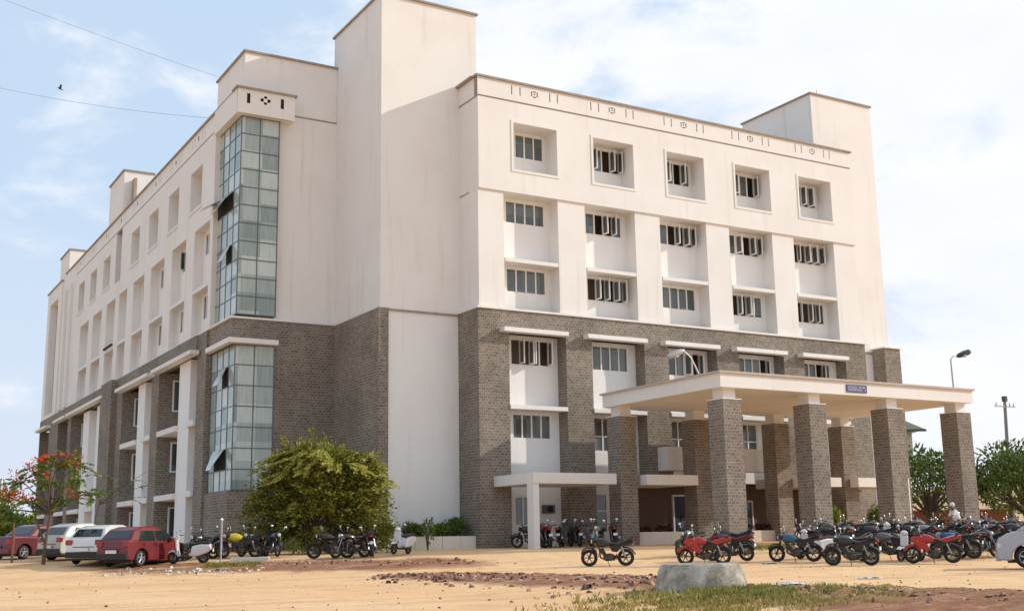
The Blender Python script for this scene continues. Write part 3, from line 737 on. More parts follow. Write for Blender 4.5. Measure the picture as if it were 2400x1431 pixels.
def big_bush():
    r = random.Random(5); loc = (-8.35, -.55, G(-8.3,-.6)); t = thing('large_bush', 'large arching olive green bush covering the foot of the stone wall beside the tower', 'bush', loc)
    m = MB(); s = MB()
    def arch(T, n_, size, lo, hi, rad=.016):
        """a branch arching from the stem to T with leaves along its outer part"""
        b0 = Vector((T.x*.12, T.y*.12, .1)); mid = Vector((T.x*.55, T.y*.55, max(T.z, .6)*.5 + 1.1 + .5*r.random()))
        pts = []
        for k in range(11):
            f = k/10; pts.append(b0*(1-f)**2 + mid*2*f*(1-f) + T*f*f)
        s.tube(pts, [rad*(1-k/12) for k in range(11)], 4)
        for k in range(n_):
            f = (1 - .62*r.random()**1.3)*10; i = min(int(f), 9); q = pts[i].lerp(pts[i+1], f-i); dd = (pts[i+1]-pts[i]).normalized()
            side = dd.cross(Vector((0,0,1)))*r.choice((-1,1)); q = q + Vector((r.gauss(0,.10), r.gauss(0,.10), r.gauss(0,.07)))
            leaf(m, q, side + dd*.8 + Vector((0,0,r.uniform(-.4,.3))), size*r.uniform(.7,1.4), size*r.uniform(.4,.65), r, min(1, max(0, r.uniform(lo, hi))))
    VX, VY = .92, -.38      # across the view
    for k in range(560):
        a = r.uniform(0, 6.283); p = math.acos(1-r.random()*1.05) if k > 120 else r.uniform(.1, 1.0)
        rr_ = .97 + .26*noise.noise(Vector((math.cos(a)*1.7, math.sin(a)*1.7, p*2.0))) + r.gauss(0, .045)
        u = 2.75*math.sin(p)**.75*math.cos(a)*rr_ + .1; v = 2.1*math.sin(p)**.75*math.sin(a)*rr_; z = max(.15, 4.4*math.cos(p)**.6*rr_ if math.cos(p) > 0 else .2)
        if u < -1.6: z *= .86
        arch(Vector((u*VX - v*(-VY), u*VY + v*VX, z)), 74, .15, .05, r.choice((.5,.75,.9,1.0)))
    for k in range(46):     # flat fans high on the bush, its top highlights put into bright leaf tints
        a = r.uniform(0, 6.283); p = r.uniform(.15, 1.05); u = 2.75*math.sin(p)**.75*math.cos(a); v = 2.1*math.sin(p)**.75*math.sin(a)
        c0 = Vector((u*VX - v*(-VY), u*VY + v*VX, 4.5*math.cos(p)**.6)); d0 = Vector((math.cos(a)*VX, math.cos(a)*VY + math.sin(a)*.6, -.12))
        for k2 in range(4): spray(m, s, c0 - d0*.4, d0 + Vector((r.uniform(-.3,.3), r.uniform(-.3,.3), 0)), r.uniform(.8,1.4), 55, .13, r, .35, .75, 1.0, .006)
    for k in range(26):     # long loose sprays outside the dome
        a = r.uniform(0, 6.283); q = r.uniform(2.7, 3.4); z = r.uniform(.9, 3.8)
        arch(Vector((q*math.cos(a)*VX, q*math.cos(a)*VY + 1.7*math.sin(a), z)), 40, .13, .1, .9, .01)
    for k in range(12):
        a = r.uniform(0, 6.283); s.tube([(0,0,-.2), (math.cos(a)*.4, math.sin(a)*.4, 1.2), (math.cos(a)*1.2, math.sin(a)*1.0, 3)], [.09,.06,.03], 6)
    m.build('foliage', OLIVE, t, fix=False); s.build('branches', BARK, t)
big_bush()

def tree(name, label, loc, h, cr, ch, n, size, mat, seed, trunk_r=.16, group=None, flat=1.0, lumps=26, base=.35, cat='tree'):
    r = random.Random(seed); t = thing(name, label, cat, loc, 0, group); m = MB(); s = MB(); fork = h*base
    s.tube([(0,0,-.3), (.05,0,fork*.5), (0,.05,fork)], [trunk_r*1.15, trunk_r, trunk_r*.85], 8)
    for k in range(lumps):
        a = 2.4*k + r.uniform(-.4,.4); q = math.sqrt((k+.5)/lumps)*cr*.85
        zz = h - ch*.22 - (q/cr)**2*ch*.62*flat + r.uniform(-.5,.15)*ch*.55
        c = (math.cos(a)*q, math.sin(a)*q, zz)
        s.tube([(0,0,fork*.9), (c[0]*.4, c[1]*.4, fork+(zz-fork)*.5), c], [trunk_r*.5, trunk_r*.28, .02], 5)
        lo = r.uniform(0, .3)
        bushel(m, c, cr*r.uniform(.24,.36), cr*r.uniform(.24,.36), ch*r.uniform(.12,.2), n//lumps, size, r, lo, lo+r.uniform(.4,.7))
    s.build('trunk', BARK, t, True); m.build('crown', mat, t, fix=False)
    return t
tree('broad_tree', 'broad dark green tree seen right of the last porch column, behind the leaning pole', (38.5,-.8,.55), 6.0, 4.3, 4.6, 7500, .30, DGREEN, 101, .2, 'trees beyond the portico', base=.2, lumps=40)
tree('broad_tree', 'dark green spreading tree between the third and last front porch columns', (35.0,3.8,.55), 5.8, 3.6, 4.2, 4200, .28, DGREEN, 102, .18, 'trees beyond the portico', base=.22, lumps=30)
tree('broad_tree', 'dark tree at the right edge of the picture behind the silver car', (43.0,-6.2,.55), 5.8, 4.0, 4.2, 7000, .30, DGREEN, 103, .2, 'trees beyond the portico', base=.2, lumps=34)
# sandy bank and brick wall beyond the portico
def hump(name, label, ctr, rx, ry, h, mat, seed, rot=0):
    m = MB(); n = 28; vs = []
    for j in range(n+1):
        for i in range(n+1):
            u = i/n*2-1; v = j/n*2-1; rr = math.hypot(u, v)
            z = h*max(0, 1-rr**2)*(1+.5*noise.fractal(Vector((u*2.2, v*2.2, seed)), 1, 2, 4)) - .4
            x = u*rx; y = v*ry; vs.append((ctr[0]+x*math.cos(rot)-y*math.sin(rot), ctr[1]+x*math.sin(rot)+y*math.cos(rot), ctr[2]+z))
    m.v = vs
    for j in range(n):
        for i in range(n): m.f.append((j*(n+1)+i, j*(n+1)+i+1, (j+1)*(n+1)+i+1, (j+1)*(n+1)+i)); m.c.append(None)
    return tag(m.build(name, mat, None, True), label, None, None, 'structure')
EARTH = plain('red_earth', (.48,.24,.13), .95, var=.35, scale=1.5, bump=.6)
hump('earth_bank', 'sunlit red earth bank behind the cars at the left edge', (-9.5,92,.3), 9, 9, 4.2, EARTH, 2)
hump('earth_bank', 'sandy bank beyond the porch', (66,24,.3), 42, 12, 4.4, plain('dry_sandy_bank', (.52,.36,.19), .95, var=.3, scale=1.2, bump=.6), 3)
bw = thing('brick_wall', 'low red-brown compound wall seen behind the last porch column', 'wall', (40,6,.4), R(-38)); MB().box(-6,4,0,.25,-.5,1.7).build('wall', plain('red_brown_brick', (.26,.085,.04), .9, var=.25, scale=4), bw); MB().box(-6.05,4.05,-.05,.3,1.7,1.78).build('wall_coping', EARTH, bw)
for i, (x, y, s_, mt) in enumerate([(-13.3,69,2.0,OLIVE),(-11.9,72,2.2,GREEN),(-10.6,74,1.7,GREEN),(-11.9,66,1.2,YGREEN),(-12.2,80,2.8,OLIVE),(-9.2,77,1.9,YGREEN)]):
    labs = ['olive shrub on the far earth bank at the very left edge', 'largest green shrub below the flowering tree on the far bank', 'round green shrub on the far bank next to the building end', 'small light green shrub in front of the far bank', 'tall olive shrub at the top of the far bank', 'small yellow-green shrub against the end of the building']
    plant('bank_shrub', labs[i], 'shrub', (x, y, .4 if i != 4 else 1.6), s_*1.8, s_*1.2, s_*2.1, 2200, .34, mt, 130+i, 'shrubs on the far bank', 6)

# flame tree by the cars
def flame_tree():
    r = random.Random(11); t = thing('flame_tree', 'sparse leaning tree with scarlet blossom standing among the parked cars at the left', 'flowering tree', (-19.05,1.0,-.35))
    s = MB(); s.tube([(0,0,-.3), (.03,0,.8), (.08,0,1.5), (.2,0,2.5)], [.085,.07,.06,.045], 8); s.tube([(.05,0,1.1), (-.25,.15,1.9), (-.5,.3,2.7)], [.05,.04,.03], 7)
    g = MB(); fl = MB(); twig = MB()
    fx, fy = .86, -.5       # across the view
    def pt(a, b, z): return Vector((a*fx - b*fy, a*fy + b*fx, z))
    tips = []
    for (a, b, z) in [(-1.9,.2,3.1),(-2.3,-.4,2.6),(-1.2,.3,3.7),(-.5,-.4,4.1),(.0,.3,4.35),(.5,-.3,4.4),(1.0,.2,4.35),(1.3,-.2,3.8),(1.7,.3,3.2),(-.9,.3,2.9),(.7,.4,3.0),(.2,-.5,3.6)]:
        c = pt(a, b, z); tips.append((a, c)); m0 = pt(a*.35, b*.4, 2.3+(z-2.3)*.5)
        s.tube([(.2,0,2.3), m0, c], [.045,.028,.012], 6)
    for a, c in tips:
        for _ in range(11):
            d = Vector((r.uniform(-1,1), r.uniform(-1,1), r.uniform(-.2,.5)))
            spray(g, twig, c - Vector((0,0,.12)), d, r.uniform(.5,1.0), 34, .14, r, .7, .1, .8, .008)
        if a < 1.2:
            for _ in range(2 if a > 0 else 5): 
                q = c + Vector((r.uniform(-.35,.35), r.uniform(-.35,.35), r.uniform(-.15,.3))); bushel(fl, q, .2, .2, .13, 26, .11, r)
    s.build('trunk', BARK, t, True); twig.build('twigs', BARK, t); g.build('foliage', GREEN, t, fix=False); fl.build('blossom', BLOOM, t, fix=False)
flame_tree()
# thin twigs of a second sapling reaching right
def twiggy():
    r = random.Random(4); t = thing('sapling', 'thin leaning sapling with sparse dark leaves before the white columns of the left wing', 'sapling', (-16.9,3.2,.2)); s = MB(); g = MB()
    s.tube([(0,0,-.2), (.1,-.05,1.2), (.3,-.15,2.4)], [.04,.03,.02], 6)
    for (a, z) in [(1.0,2.9),(1.7,3.2),(2.4,3.6),(.8,3.4),(1.5,2.4),(2.0,2.9)]:
        c = Vector((a*.86, -a*.5, z)); s.tube([(.3,-.15,2.2), c*.6+Vector((0,0,.9)), c], [.016,.011,.006], 5)
        for _ in range(3): spray(g, s, c, (r.uniform(-.4,1), r.uniform(-1,.4), r.uniform(-.2,.3)), r.uniform(.35,.7), 16, .10, r, .5, 0, .7, .004)
    s.build('trunk', BARK, t); g.build('foliage', GREEN, t, fix=False)
twiggy()
st_ = thing('wooden_stake', 'rough brown stake standing before the dark red saloon', 'stake', (-19.95,2.8,.12)); MB().tube([(0,0,-.2),(.02,0,.8),(.0,.02,1.55)], [.045,.05,.04], 7).build('post', plain('brown_wood', (.20,.10,.06), .9), st_)
st_ = thing('marker_post', 'thin pale metal post standing alone in front of the motorcycles left of the bush', 'post', (-13.6,-4.3,-.2)); MB().tube([(0,0,-.2),(0,0,1.75)], [.035,.035], 8).build('post', plain('pale_metal', (.42,.40,.40), .5), st_); MB().ball((0,0,1.79), .06).build('post_cap', FRAME, st_)

# utility pole, shed beyond
up = thing('utility_pole', 'tall concrete utility pole with a crossarm right of the porch', 'utility pole', (40.7,2.0,.4)); u = MB()
u.tube([(0,0,-.5), (.15,-.08,4.5), (.3,-.17,9.0)], [.14,.12,.10], 8); u.build('pole', plain('grey_concrete_pole', (.26,.24,.23), .9), up)
c = MB(); c.box(-.75,1.3,-.22,-.12,8.38,8.46); 
for x in (-.6,.75,1.15): c.cyl((x,-.17,8.46),(x,-.17,8.66), .05, .03, 8)
c.build('crossarm', LAMPG, up); MB().box(.18,.42,-.3,-.04,8.75,9.1).build('pole_box', LAMPD, up)
sh = thing('outbuilding', 'beige outbuilding with a sloping grey-green metal roof glimpsed between the porch columns', 'building', (36.5,7.5,.3), R(-31))
m = MB(); m.box(-5.5,1.25,0,6,5.6,7.2); m.build('wall', plain('beige_plaster', (.55,.52,.44), .9), sh)
m = MB(); m.box(-5.5,.2,.3,6,-.3,5.6); m.build('lower_wall', STONE, sh)
m = MB(); m.prism([(-6,7.25),(2.0,7.25),(-1.2,8.7),(-3,8.9),(-6,8.9)], -.7, 6.6); m.build('roof', plain('grey_green_roof', (.30,.32,.27), .6), sh)
m = MB(); m.box(-6,2.02,-.74,-.68,7.12,7.28); m.build('gutter', plain('dark_green_gutter', (.06,.09,.07), .6), sh)
for x in (.45,): MB().cyl((x,.0,-.3),(x,.0,5.6), .18).build('drain_pipe', WHITE2, sh)

# ------------------------------------------------------------------ cars
GLC = plain('car_glass', (.022,.028,.032), .05, spec=.8, var=.05); TYRE = plain('tyre_rubber', (.018,.017,.017), .85)
RIM = plain('wheel_rim', (.42,.42,.43), .35, .6); BLK = plain('black_plastic', (.015,.015,.016), .5); REDL = plain('red_lamp', (.30,.01,.015), .2, coat=.5); PLATE = plain('number_plate', (.72,.72,.70), .5)
CHROME = plain('chrome', (.32,.32,.33), .3, 1, var=.05); HEADL = plain('headlamp', (.60,.62,.64), .15)
def paintm(name, c): return plain(name, c, .35, .1, .5, .06, 2, coat=.5)
def make_car(name, label, paint, L_, W, Hh, style, loc, rz, group='cars parked at the left'):
    """forward is +x; style 'hatch' or 'sedan'"""
    t = thing(name, label, 'car', loc, rz, group); h = L_/2; wr = .31; ax_f = h-.80; ax_r = -h+.72; bz = .22; belt = .92 if style != 'mpv' else 1.12
    def arch(cx, up=True):
        return [(cx+ .38*math.cos(a), wr+.38*math.sin(a)) for a in [math.pi - math.pi*k/8 for k in range(9)]]
    if style == 'sedan':
        top = [(h-.02,.55),(h-.10,.72),(h-.55,.83),(h-1.15,.92),(-h+.85,.98),(-h+.12,.98),(-h+.02,.82),(-h,.45)]
    else:
        top = [(h,.50),(h-.08,.70),(h-.45,.84),(h-.95,belt),(-h+.3,belt+.08),(-h+.07,belt+.04),(-h+.02,.75),(-h,.45)]
    prof = [(-h+.06,bz+.04)] + [(ax_r-.38,bz)] + arch(ax_r) + [(ax_r+.38,bz),(ax_f-.38,bz)] + arch(ax_f) + [(ax_f+.38,bz),(h-.06,bz+.02)] + top
    if style == 'mpv': prof = prof[:prof.index((h,.50))] + [(h,.60),(h-.08,.84),(h-.35,1.0),(h-.85,1.12),(-h+.3,1.16),(-h+.05,1.1),(-h,.45)]
    # body as side shells that curve in towards the ends and the top
    m = MB(); n = len(prof)
    def yw(x, z): return W/2*(1 - .10*max(0,(abs(x)-h*.72)/(h*.28))**2 - .035*max(0,(z-.6)/.4) - .03*max(0,(.4-z)/.2))
    k = len(m.v)
    rows = [1, .93, .6, 0, -.6, -.93, -1]
    for q in rows:
        for x, z in prof:
            zz = z - (.03 if abs(q) == 1 and z > .5 else 0)
            m.v.append((x, q*yw(x, z), zz))
    for r_ in range(len(rows)-1):
        for i in range(n):
            j = (i+1) % n; m.f.append((k+r_*n+i, k+(r_+1)*n+i, k+(r_+1)*n+j, k+r_*n+j)); m.c.append(None)
    m.f.append(tuple(k+i for i in range(n))); m.f.append(tuple(k+6*n+n-1-i for i in range(n))); m.c += [None, None]
    m.build('body', paint, t, bevel=.045)
    # greenhouse
    if style == 'sedan': cab = [(-h+.95,.94),(-h+1.55,Hh-.05),(-h+1.9,Hh),(-h+2.55,Hh-.01),(h-1.45,Hh-.12),(h-.95,.88)]
    elif style == 'mpv': cab = [(-h+.12,belt),(-h+.35,Hh-.12),(-h+.7,Hh),(h-2.1,Hh),(h-1.6,Hh-.1),(h-.60,belt-.06)]
    else: cab = [(-h+.12,belt+.02),(-h+.50,Hh-.13),(-h+.95,Hh-.01),(-h+1.7,Hh),(h-2.0,Hh-.05),(h-1.65,Hh-.15),(h-.85,belt-.03)]
    c = MB(); k = 0
    def cw(z): return W/2*(.95 - .22*(z-belt)/(Hh-belt))
    rows = [1,.9,0,-.9,-1]
    for q in rows:
        for x, z in cab: c.v.append((x, q*cw(z), z - (.02 if abs(q) == 1 and z > 1.2 else 0)))
    n = len(cab)
    for r_ in range(4):
        for i in range(n):
            j = (i+1) % n; c.f.append((r_*n+i, (r_+1)*n+i, (r_+1)*n+j, r_*n+j)); c.c.append(None)
    c.f.append(tuple(range(n))); c.f.append(tuple(4*n+n-1-i for i in range(n))); c.c += [None, None]
    c.build('cabin', paint, t, bevel=.06)
    # side glass, set just proud of the cabin
    x0, x1 = cab[0][0]+.42, cab[-1][0]-.25; zt = Hh-.17; zb = belt+.03 if style != 'sedan' else .97
    for sgn in (1, -1):
        xs = [(x0+.02, x0+(x1-x0)*.47), (x0+(x1-x0)*.50, x1)]
        g = MB()
        for a, b in xs:
            ta = a + (.22 if a == xs[0][0] else 0); tb = b - (.42 if b == x1 else 0)
            ps = [(a, zb), (b, zb), (tb, zt), (ta, zt)]
            g.face([(x, sgn*(cw(z)+.008), z) for x, z in ps]); g.face([(x, sgn*(cw(z)-.01), z) for x, z in ps][::-1])
        g.build('side_window', GLC, t)
        for xq in (x0+.30, x0+(x1-x0)*.485, x1-.02): MB().box(xq, xq+.012, sgn*(W/2*.955), sgn*(W/2*.955+.030), .34, .86).build('door_gap', BLK, t)
        MB().box(x0+(x1-x0)*.40, x0+(x1-x0)*.46, sgn*(W/2*.975), sgn*(W/2*.975+.03), .80, .83).build('door_handle', BLK if style == 'sedan' else paint, t)
        MB().box(x1-.35, x1-.18, sgn*(W/2*.93), sgn*(W/2+.13), belt+.02, belt+.15).build('wing_mirror', paint, t, bevel=.03)
    def endglass(nm, p, q, off):
        g = MB(); d = Vector((q[0]-p[0], 0, q[1]-p[1])); a = Vector((p[0],0,p[1]))+d*.22; b = Vector((p[0],0,p[1]))+d*.90
        nrm = Vector((-d.z, 0, d.x)).normalized()*off
        ps = [a+nrm, b+nrm]; wa = cw(a.z)*.80; wb = cw(b.z)*.78
        g.face([(ps[0].x,-wa,ps[0].z),(ps[0].x,wa,ps[0].z),(ps[1].x,wb,ps[1].z),(ps[1].x,-wb,ps[1].z)])
        nn = nrm*-1.5; g.face([(ps[0].x+nn.x,wa,ps[0].z+nn.z),(ps[0].x+nn.x,-wa,ps[0].z+nn.z),(ps[1].x+nn.x,-wb,ps[1].z+nn.z),(ps[1].x+nn.x,wb,ps[1].z+nn.z)])
        g.build(nm, GLC, t)
    endglass('rear_window', cab[0], cab[1], .012); endglass('windscreen', cab[-1], cab[-2], -.012)
    # lamps, bumpers, plates
    for s_ in (1, -1):
        MB().box(-h-.015, -h+.22, s_*W*.29, s_*W*.455, .74 if style != 'sedan' else .66, .93 if style != 'sedan' else .84).build('tail_light', REDL, t, bevel=.02)
        MB().box(h-.28, h-.035, s_*W*.25, s_*W*.455, .58, .74).build('headlight', HEADL, t, bevel=.03)
    MB().box(-h-.05, -h+.12, -W*.44, W*.44, .26, .48).build('rear_bumper', BLK if name == 'hatchback' and 'red' in label else paint, t, bevel=.03)
    MB().box(h-.12, h+.03, -W*.42, W*.42, .22, .42).build('front_bumper', paint, t, bevel=.03)
    MB().box(-h-.065, -h-.05, -.25, .25, .50, .62).build('number_plate', PLATE, t)
    if style == 'hatch': MB().box(-h-.012, -h+.03, -W*.27, W*.27, .655, .675).build('tailgate_trim', BLK, t)
    MB().box(-h+.3, h-.3, -W*.4, W*.4, .16, .24).build('underbody', BLK, t)
    for cx in (ax_f, ax_r):
        for s_ in (1, -1):
            w = MB(); y = s_*(W/2-.11)
            w.torus((cx, y, wr), wr-.085, .085, 24, 8); w.cyl((cx,y-.06,wr),(cx,y+.06,wr), wr-.10, n=24)
            wo = w.build('wheel', TYRE, t, True)
            rm = MB(); yo = y + s_*.065
            for q in range(5):
                a = 2*math.pi*q/5+.3; rm.tube([(cx+.03*math.cos(a), yo, wr+.03*math.sin(a)), (cx+.19*math.cos(a), yo, wr+.19*math.sin(a))], [.035,.028], 6)
            rm.torus((cx, yo-s_*.005, wr), .195, .014, 20, 6); rm.cyl((cx,yo,wr),(cx,yo+s_*.015,wr), .05); rm.build('rim', RIM, wo, True)
    return t
CR = paintm('red_car_paint', (.15,.006,.010)); CM = paintm('maroon_car_paint', (.12,.010,.02)); CWt = paintm('white_car_paint', (.70,.70,.70)); CB = paintm('champagne_car_paint', (.50,.48,.42)); CS = paintm('silver_car_paint', (.40,.40,.42))
make_car('hatchback', 'red hatchback seen from behind, nearest of the cars left of the white scooter', CR, 3.75, 1.62, 1.50, 'hatch', (-15.75,-1.5,G(-15.8,-1.6)-.06), R(38))
make_car('hatchback', 'white hatchback with red tail lamps between the red hatchback and the champagne car', CWt, 3.95, 1.70, 1.50, 'hatch', (-16.6,.3,G(-17,.5)-.06), R(46))
make_car('hatchback', 'champagne coloured small car half hidden behind the white hatchback', CB, 3.75, 1.62, 1.50, 'hatch', (-17.0,3.3,G(-17.5,3.4)-.06), R(28))
make_car('saloon_car', 'dark red saloon car at the left edge behind the stake', CM, 4.3, 1.68, 1.47, 'sedan', (-18.45,6.4,G(-18.4,6.4)-.06), R(34))
make_car('family_car', 'silver-white car entering at the right edge, its front wheel showing', CS, 4.3, 1.76, 1.80, 'mpv', (4.75,-27.0,-.40), R(128), None)

# ------------------------------------------------------------------ motorcycles
ENG = plain('engine_metal', (.075,.07,.066), .45, .5); SEATM = plain('black_seat', (.014,.013,.014), .55); AMB = plain('amber_lamp', (.6,.2,.02), .3)
MIRR = plain('mirror_glass', (.85,.86,.88), .08, 1, var=.02); SPOKE = plain('cast_wheel', (.16,.14,.11), .45, .4)
PAINTS = {k: paintm(k+'_bike_paint', c) for k, c in dict(black=(.012,.012,.014), red=(.36,.012,.016), maroon=(.13,.01,.015), blue=(.02,.07,.28), teal=(.01,.085,.16), silver=(.22,.22,.23), white=(.72,.72,.74), yellow=(.50,.45,.02), grey=(.10,.10,.105)).items()}
def slot_obj(o, mat):
    o.material_slots[0].link = 'OBJECT'; o.material_slots[0].material = mat
def wheel(t, x, r=.30, disc=True):
    w = MB().torus((x,0,r), r-.055, .055, 26, 8); wo = w.build('wheel', TYRE, t, True)
    m = MB().torus((x,0,r), r-.11, .014, 22, 6)
    for q in range(6):
        a = 2*math.pi*q/6; m.tube([(x,0,r), (x+(r-.10)*math.cos(a), 0, r+(r-.10)*math.sin(a))], [.022,.014], 5)
    m.cyl((x,-.07,r),(x,.07,r), .05, n=12); m.build('rim', SPOKE, wo, True)
def handle(t, x, z, w, mir=True):
    m = MB().tube([(x-.10,-w,z),(x,-w*.6,z+.03),(x+.03,0,z-.02),(x,w*.6,z+.03),(x-.10,w,z)], .016, 7)
    ho = m.build('handlebar', BLK, t, True)
    for s in (1,-1): MB().tube([(x-.12,s*w,z),(x-.05,s*w*.83,z+.01)], .02, 6).build('grip', BLK, ho)
    if mir:
        for s in (1,-1):
            q = MB(); q.tube([(x-.02,s*w*.7,z+.02),(x+.0,s*(w*.85),z+.14)], .008, 5); q.ball((x-.0,s*(w*.87),z+.17), .02,.06,.042, 10, 6); q.build('mirror', MIRR, ho, True)
def loft(secs, n=12):
    m = MB()
    for x, w, zb, zt in secs:
        for i in range(n):
            a = 2*math.pi*i/n; m.v.append((x, w*math.cos(a), (zb+zt)/2 + (zt-zb)/2*math.sin(a)))
    for r_ in range(len(secs)-1):
        for i in range(n): j=(i+1)%n; m.f.append((r_*n+i, r_*n+j, (r_+1)*n+j, (r_+1)*n+i)); m.c.append(None)
    m.f.append(tuple(range(n))); m.f.append(tuple((len(secs)-1)*n+n-1-i for i in range(n))); m.c += [None,None]
    return m
def make_roadster(old=False):
    t = thing('motorcycle', '', 'motorcycle'); wheel(t, .66); wheel(t, -.64)
    f = MB()
    for s in (1,-1): f.tube([(.66,s*.09,.30),(.54,s*.09,.62),(.42,s*.08,.94)], [.030,.026,.022], 7)
    f.build('front_fork', CHROME if old else BLK, t, True)
    MB().prism([(.96,.44),(.90,.58),(.76,.66),(.58,.665),(.42,.58),(.36,.44),(.42,.43),(.48,.54),(.60,.625),(.75,.62),(.86,.55),(.92,.43)], -.065, .065).build('front_mudguard', CHROME if old else BLK, t)
    fr = MB(); fr.tube([(.42,0,.88),(.30,0,.62),(.26,0,.30),(.05,0,.20),(-.22,0,.22),(-.32,0,.42)], .026, 7)
    for s in (1,-1): fr.tube([(.40,s*.04,.82),(-.1,s*.09,.72),(-.80,s*.08,.80)], .018, 6); fr.tube([(-.25,s*.11,.34),(-.64,s*.11,.30)], .028, 6)
    fr.build('frame', BLK, t, True)
    for s in (1,-1):
        sh = MB(); sh.tube([(-.60,s*.13,.33),(-.48,s*.12,.70)], .026, 7)
        for k in range(5): sh.torus((-.585+.022*k, s*.13, .40+.06*k), .032, .008, 10, 4, ax='y')
        sh.build('shock_absorber', CHROME, t, True)
    e = MB(); e.ball((-.05,0,.33), .22,.13,.12, 14, 8); e.cyl((-.10,-.17,.33),(-.10,.17,.33), .09, n=14); e.cyl((.10,-.15,.30),(.10,.15,.30), .07, n=14)
    for k in range(5): e.box(.06+.018*k, .24+.018*k, -.085, .085, .44+.035*k, .462+.035*k)
    e.cyl((.13,0,.40),(.20,0,.63), .06, n=10); e.build('engine', ENG, t, True)
    tk = loft([(.46,.05,.80,.88),(.38,.13,.70,.97),(.20,.165,.66,1.0),(.02,.145,.68,.96),(-.12,.09,.72,.86)] if not old else [(.42,.06,.80,.88),(.34,.12,.74,.94),(.16,.14,.72,.95),(-.04,.13,.73,.92),(-.16,.08,.76,.85)])
    tk.build('fuel_tank', PAINTS['black'], t, True)
    if old: MB().prism([(-.10,.78),(-.14,.85),(-.40,.86),(-.82,.89),(-.86,.84),(-.60,.80),(-.35,.78)], -.13, .13).build('seat', SEATM, t, bevel=.035)
    else: MB().prism([(-.06,.78),(-.10,.86),(-.34,.80),(-.50,.84),(-.86,.95),(-.90,.91),(-.60,.82),(-.35,.74)], -.12, .12).build('seat', SEATM, t, bevel=.03)
    MB().prism([(-.06,.72),(-.14,.52),(-.34,.50),(-.46,.64),(-.90,.82),(-.92,.90),(-.60,.82),(-.30,.75)], -.11, .11).build('side_panel', BLK, t, bevel=.03)
    MB().prism([(-.36,.62),(-.52,.67),(-.72,.665),(-.88,.58),(-1.0,.42),(-.96,.40),(-.85,.53),(-.71,.62),(-.52,.625)], -.06, .06).build('rear_mudguard', BLK, t)
    MB().box(-.97,-.90,-.07,.07,.80,.87).build('tail_light', REDL, t, bevel=.015)
    MB().box(-1.005,-.995,-.09,.09,.52,.63).build('number_plate', PLATE, t)
    MB().ball((.50,0,.87), .09,.10,.10).build('headlamp_shell', BLK if not old else CHROME, t, True); MB().ball((.555,0,.87), .045,.075,.075).build('headlight', HEADL, t, True)
    for x in (.45,-.90):
        for s in (1,-1): MB().ball((x, s*.17, .80 if x > 0 else .78), .03,.025,.025, 8, 5).build('indicator', AMB, t, True)
    MB().tube([(.24,-.09,.58),(.33,-.12,.36),(.12,-.14,.21),(-.35,-.15,.25),(-.90,-.17,.42)], [.018,.02,.022,.042,.048], 8).build('exhaust', CHROME, t, True)
    MB().tube([(-.62,.13,.86),(-.90,.12,1.0),(-.94,0,1.01),(-.90,-.12,1.0),(-.62,-.13,.86)], .013, 6).build('grab_rail', CHROME if old else BLK, t, True)
    if old:
        cg = MB(); cg.tube([(.30,-.05,.62),(.34,-.28,.55),(.34,-.30,.35),(.22,-.12,.24)], .014, 6); cg.tube([(.30,.05,.62),(.34,.28,.55),(.34,.30,.35),(.22,.12,.24)], .014, 6); cg.build('crash_guard', CHROME, t, True)
    MB().tube([(.02,.10,.24),(-.05,.30,.02)], .012, 6).build('side_stand', BLK, t)
    handle(t, .38, 1.04, .33)
    return t
def make_sport():
    t = make_roadster(); t.name = 'sports_motorcycle'
    fair = MB(); fair.prism([(.34,.98),(.58,.95),(.72,.84),(.60,.70),(.38,.52),(.16,.40),(.06,.48),(.16,.62),(.22,.78)], -.16, .16); fair.build('fairing', PAINTS['red'], t, bevel=.05)
    MB().prism([(-.20,.80),(-.45,.72),(-.92,.86),(-.98,.95),(-.70,.93),(-.40,.86)], -.125, .125).build('tail_panel', PAINTS['red'], t, bevel=.03)
    MB().prism([(.90,.46),(.82,.60),(.64,.67),(.46,.62),(.38,.44),(.46,.46),(.54,.56),(.66,.60),(.78,.54),(.86,.44)], -.075, .075).build('front_fender', PAINTS['red'], t, bevel=.015)
    MB().prism([(.34,.98),(.58,.96),(.46,1.12),(.40,1.14)], -.11, .11).build('windshield', GLC, t, bevel=.02)
    return t
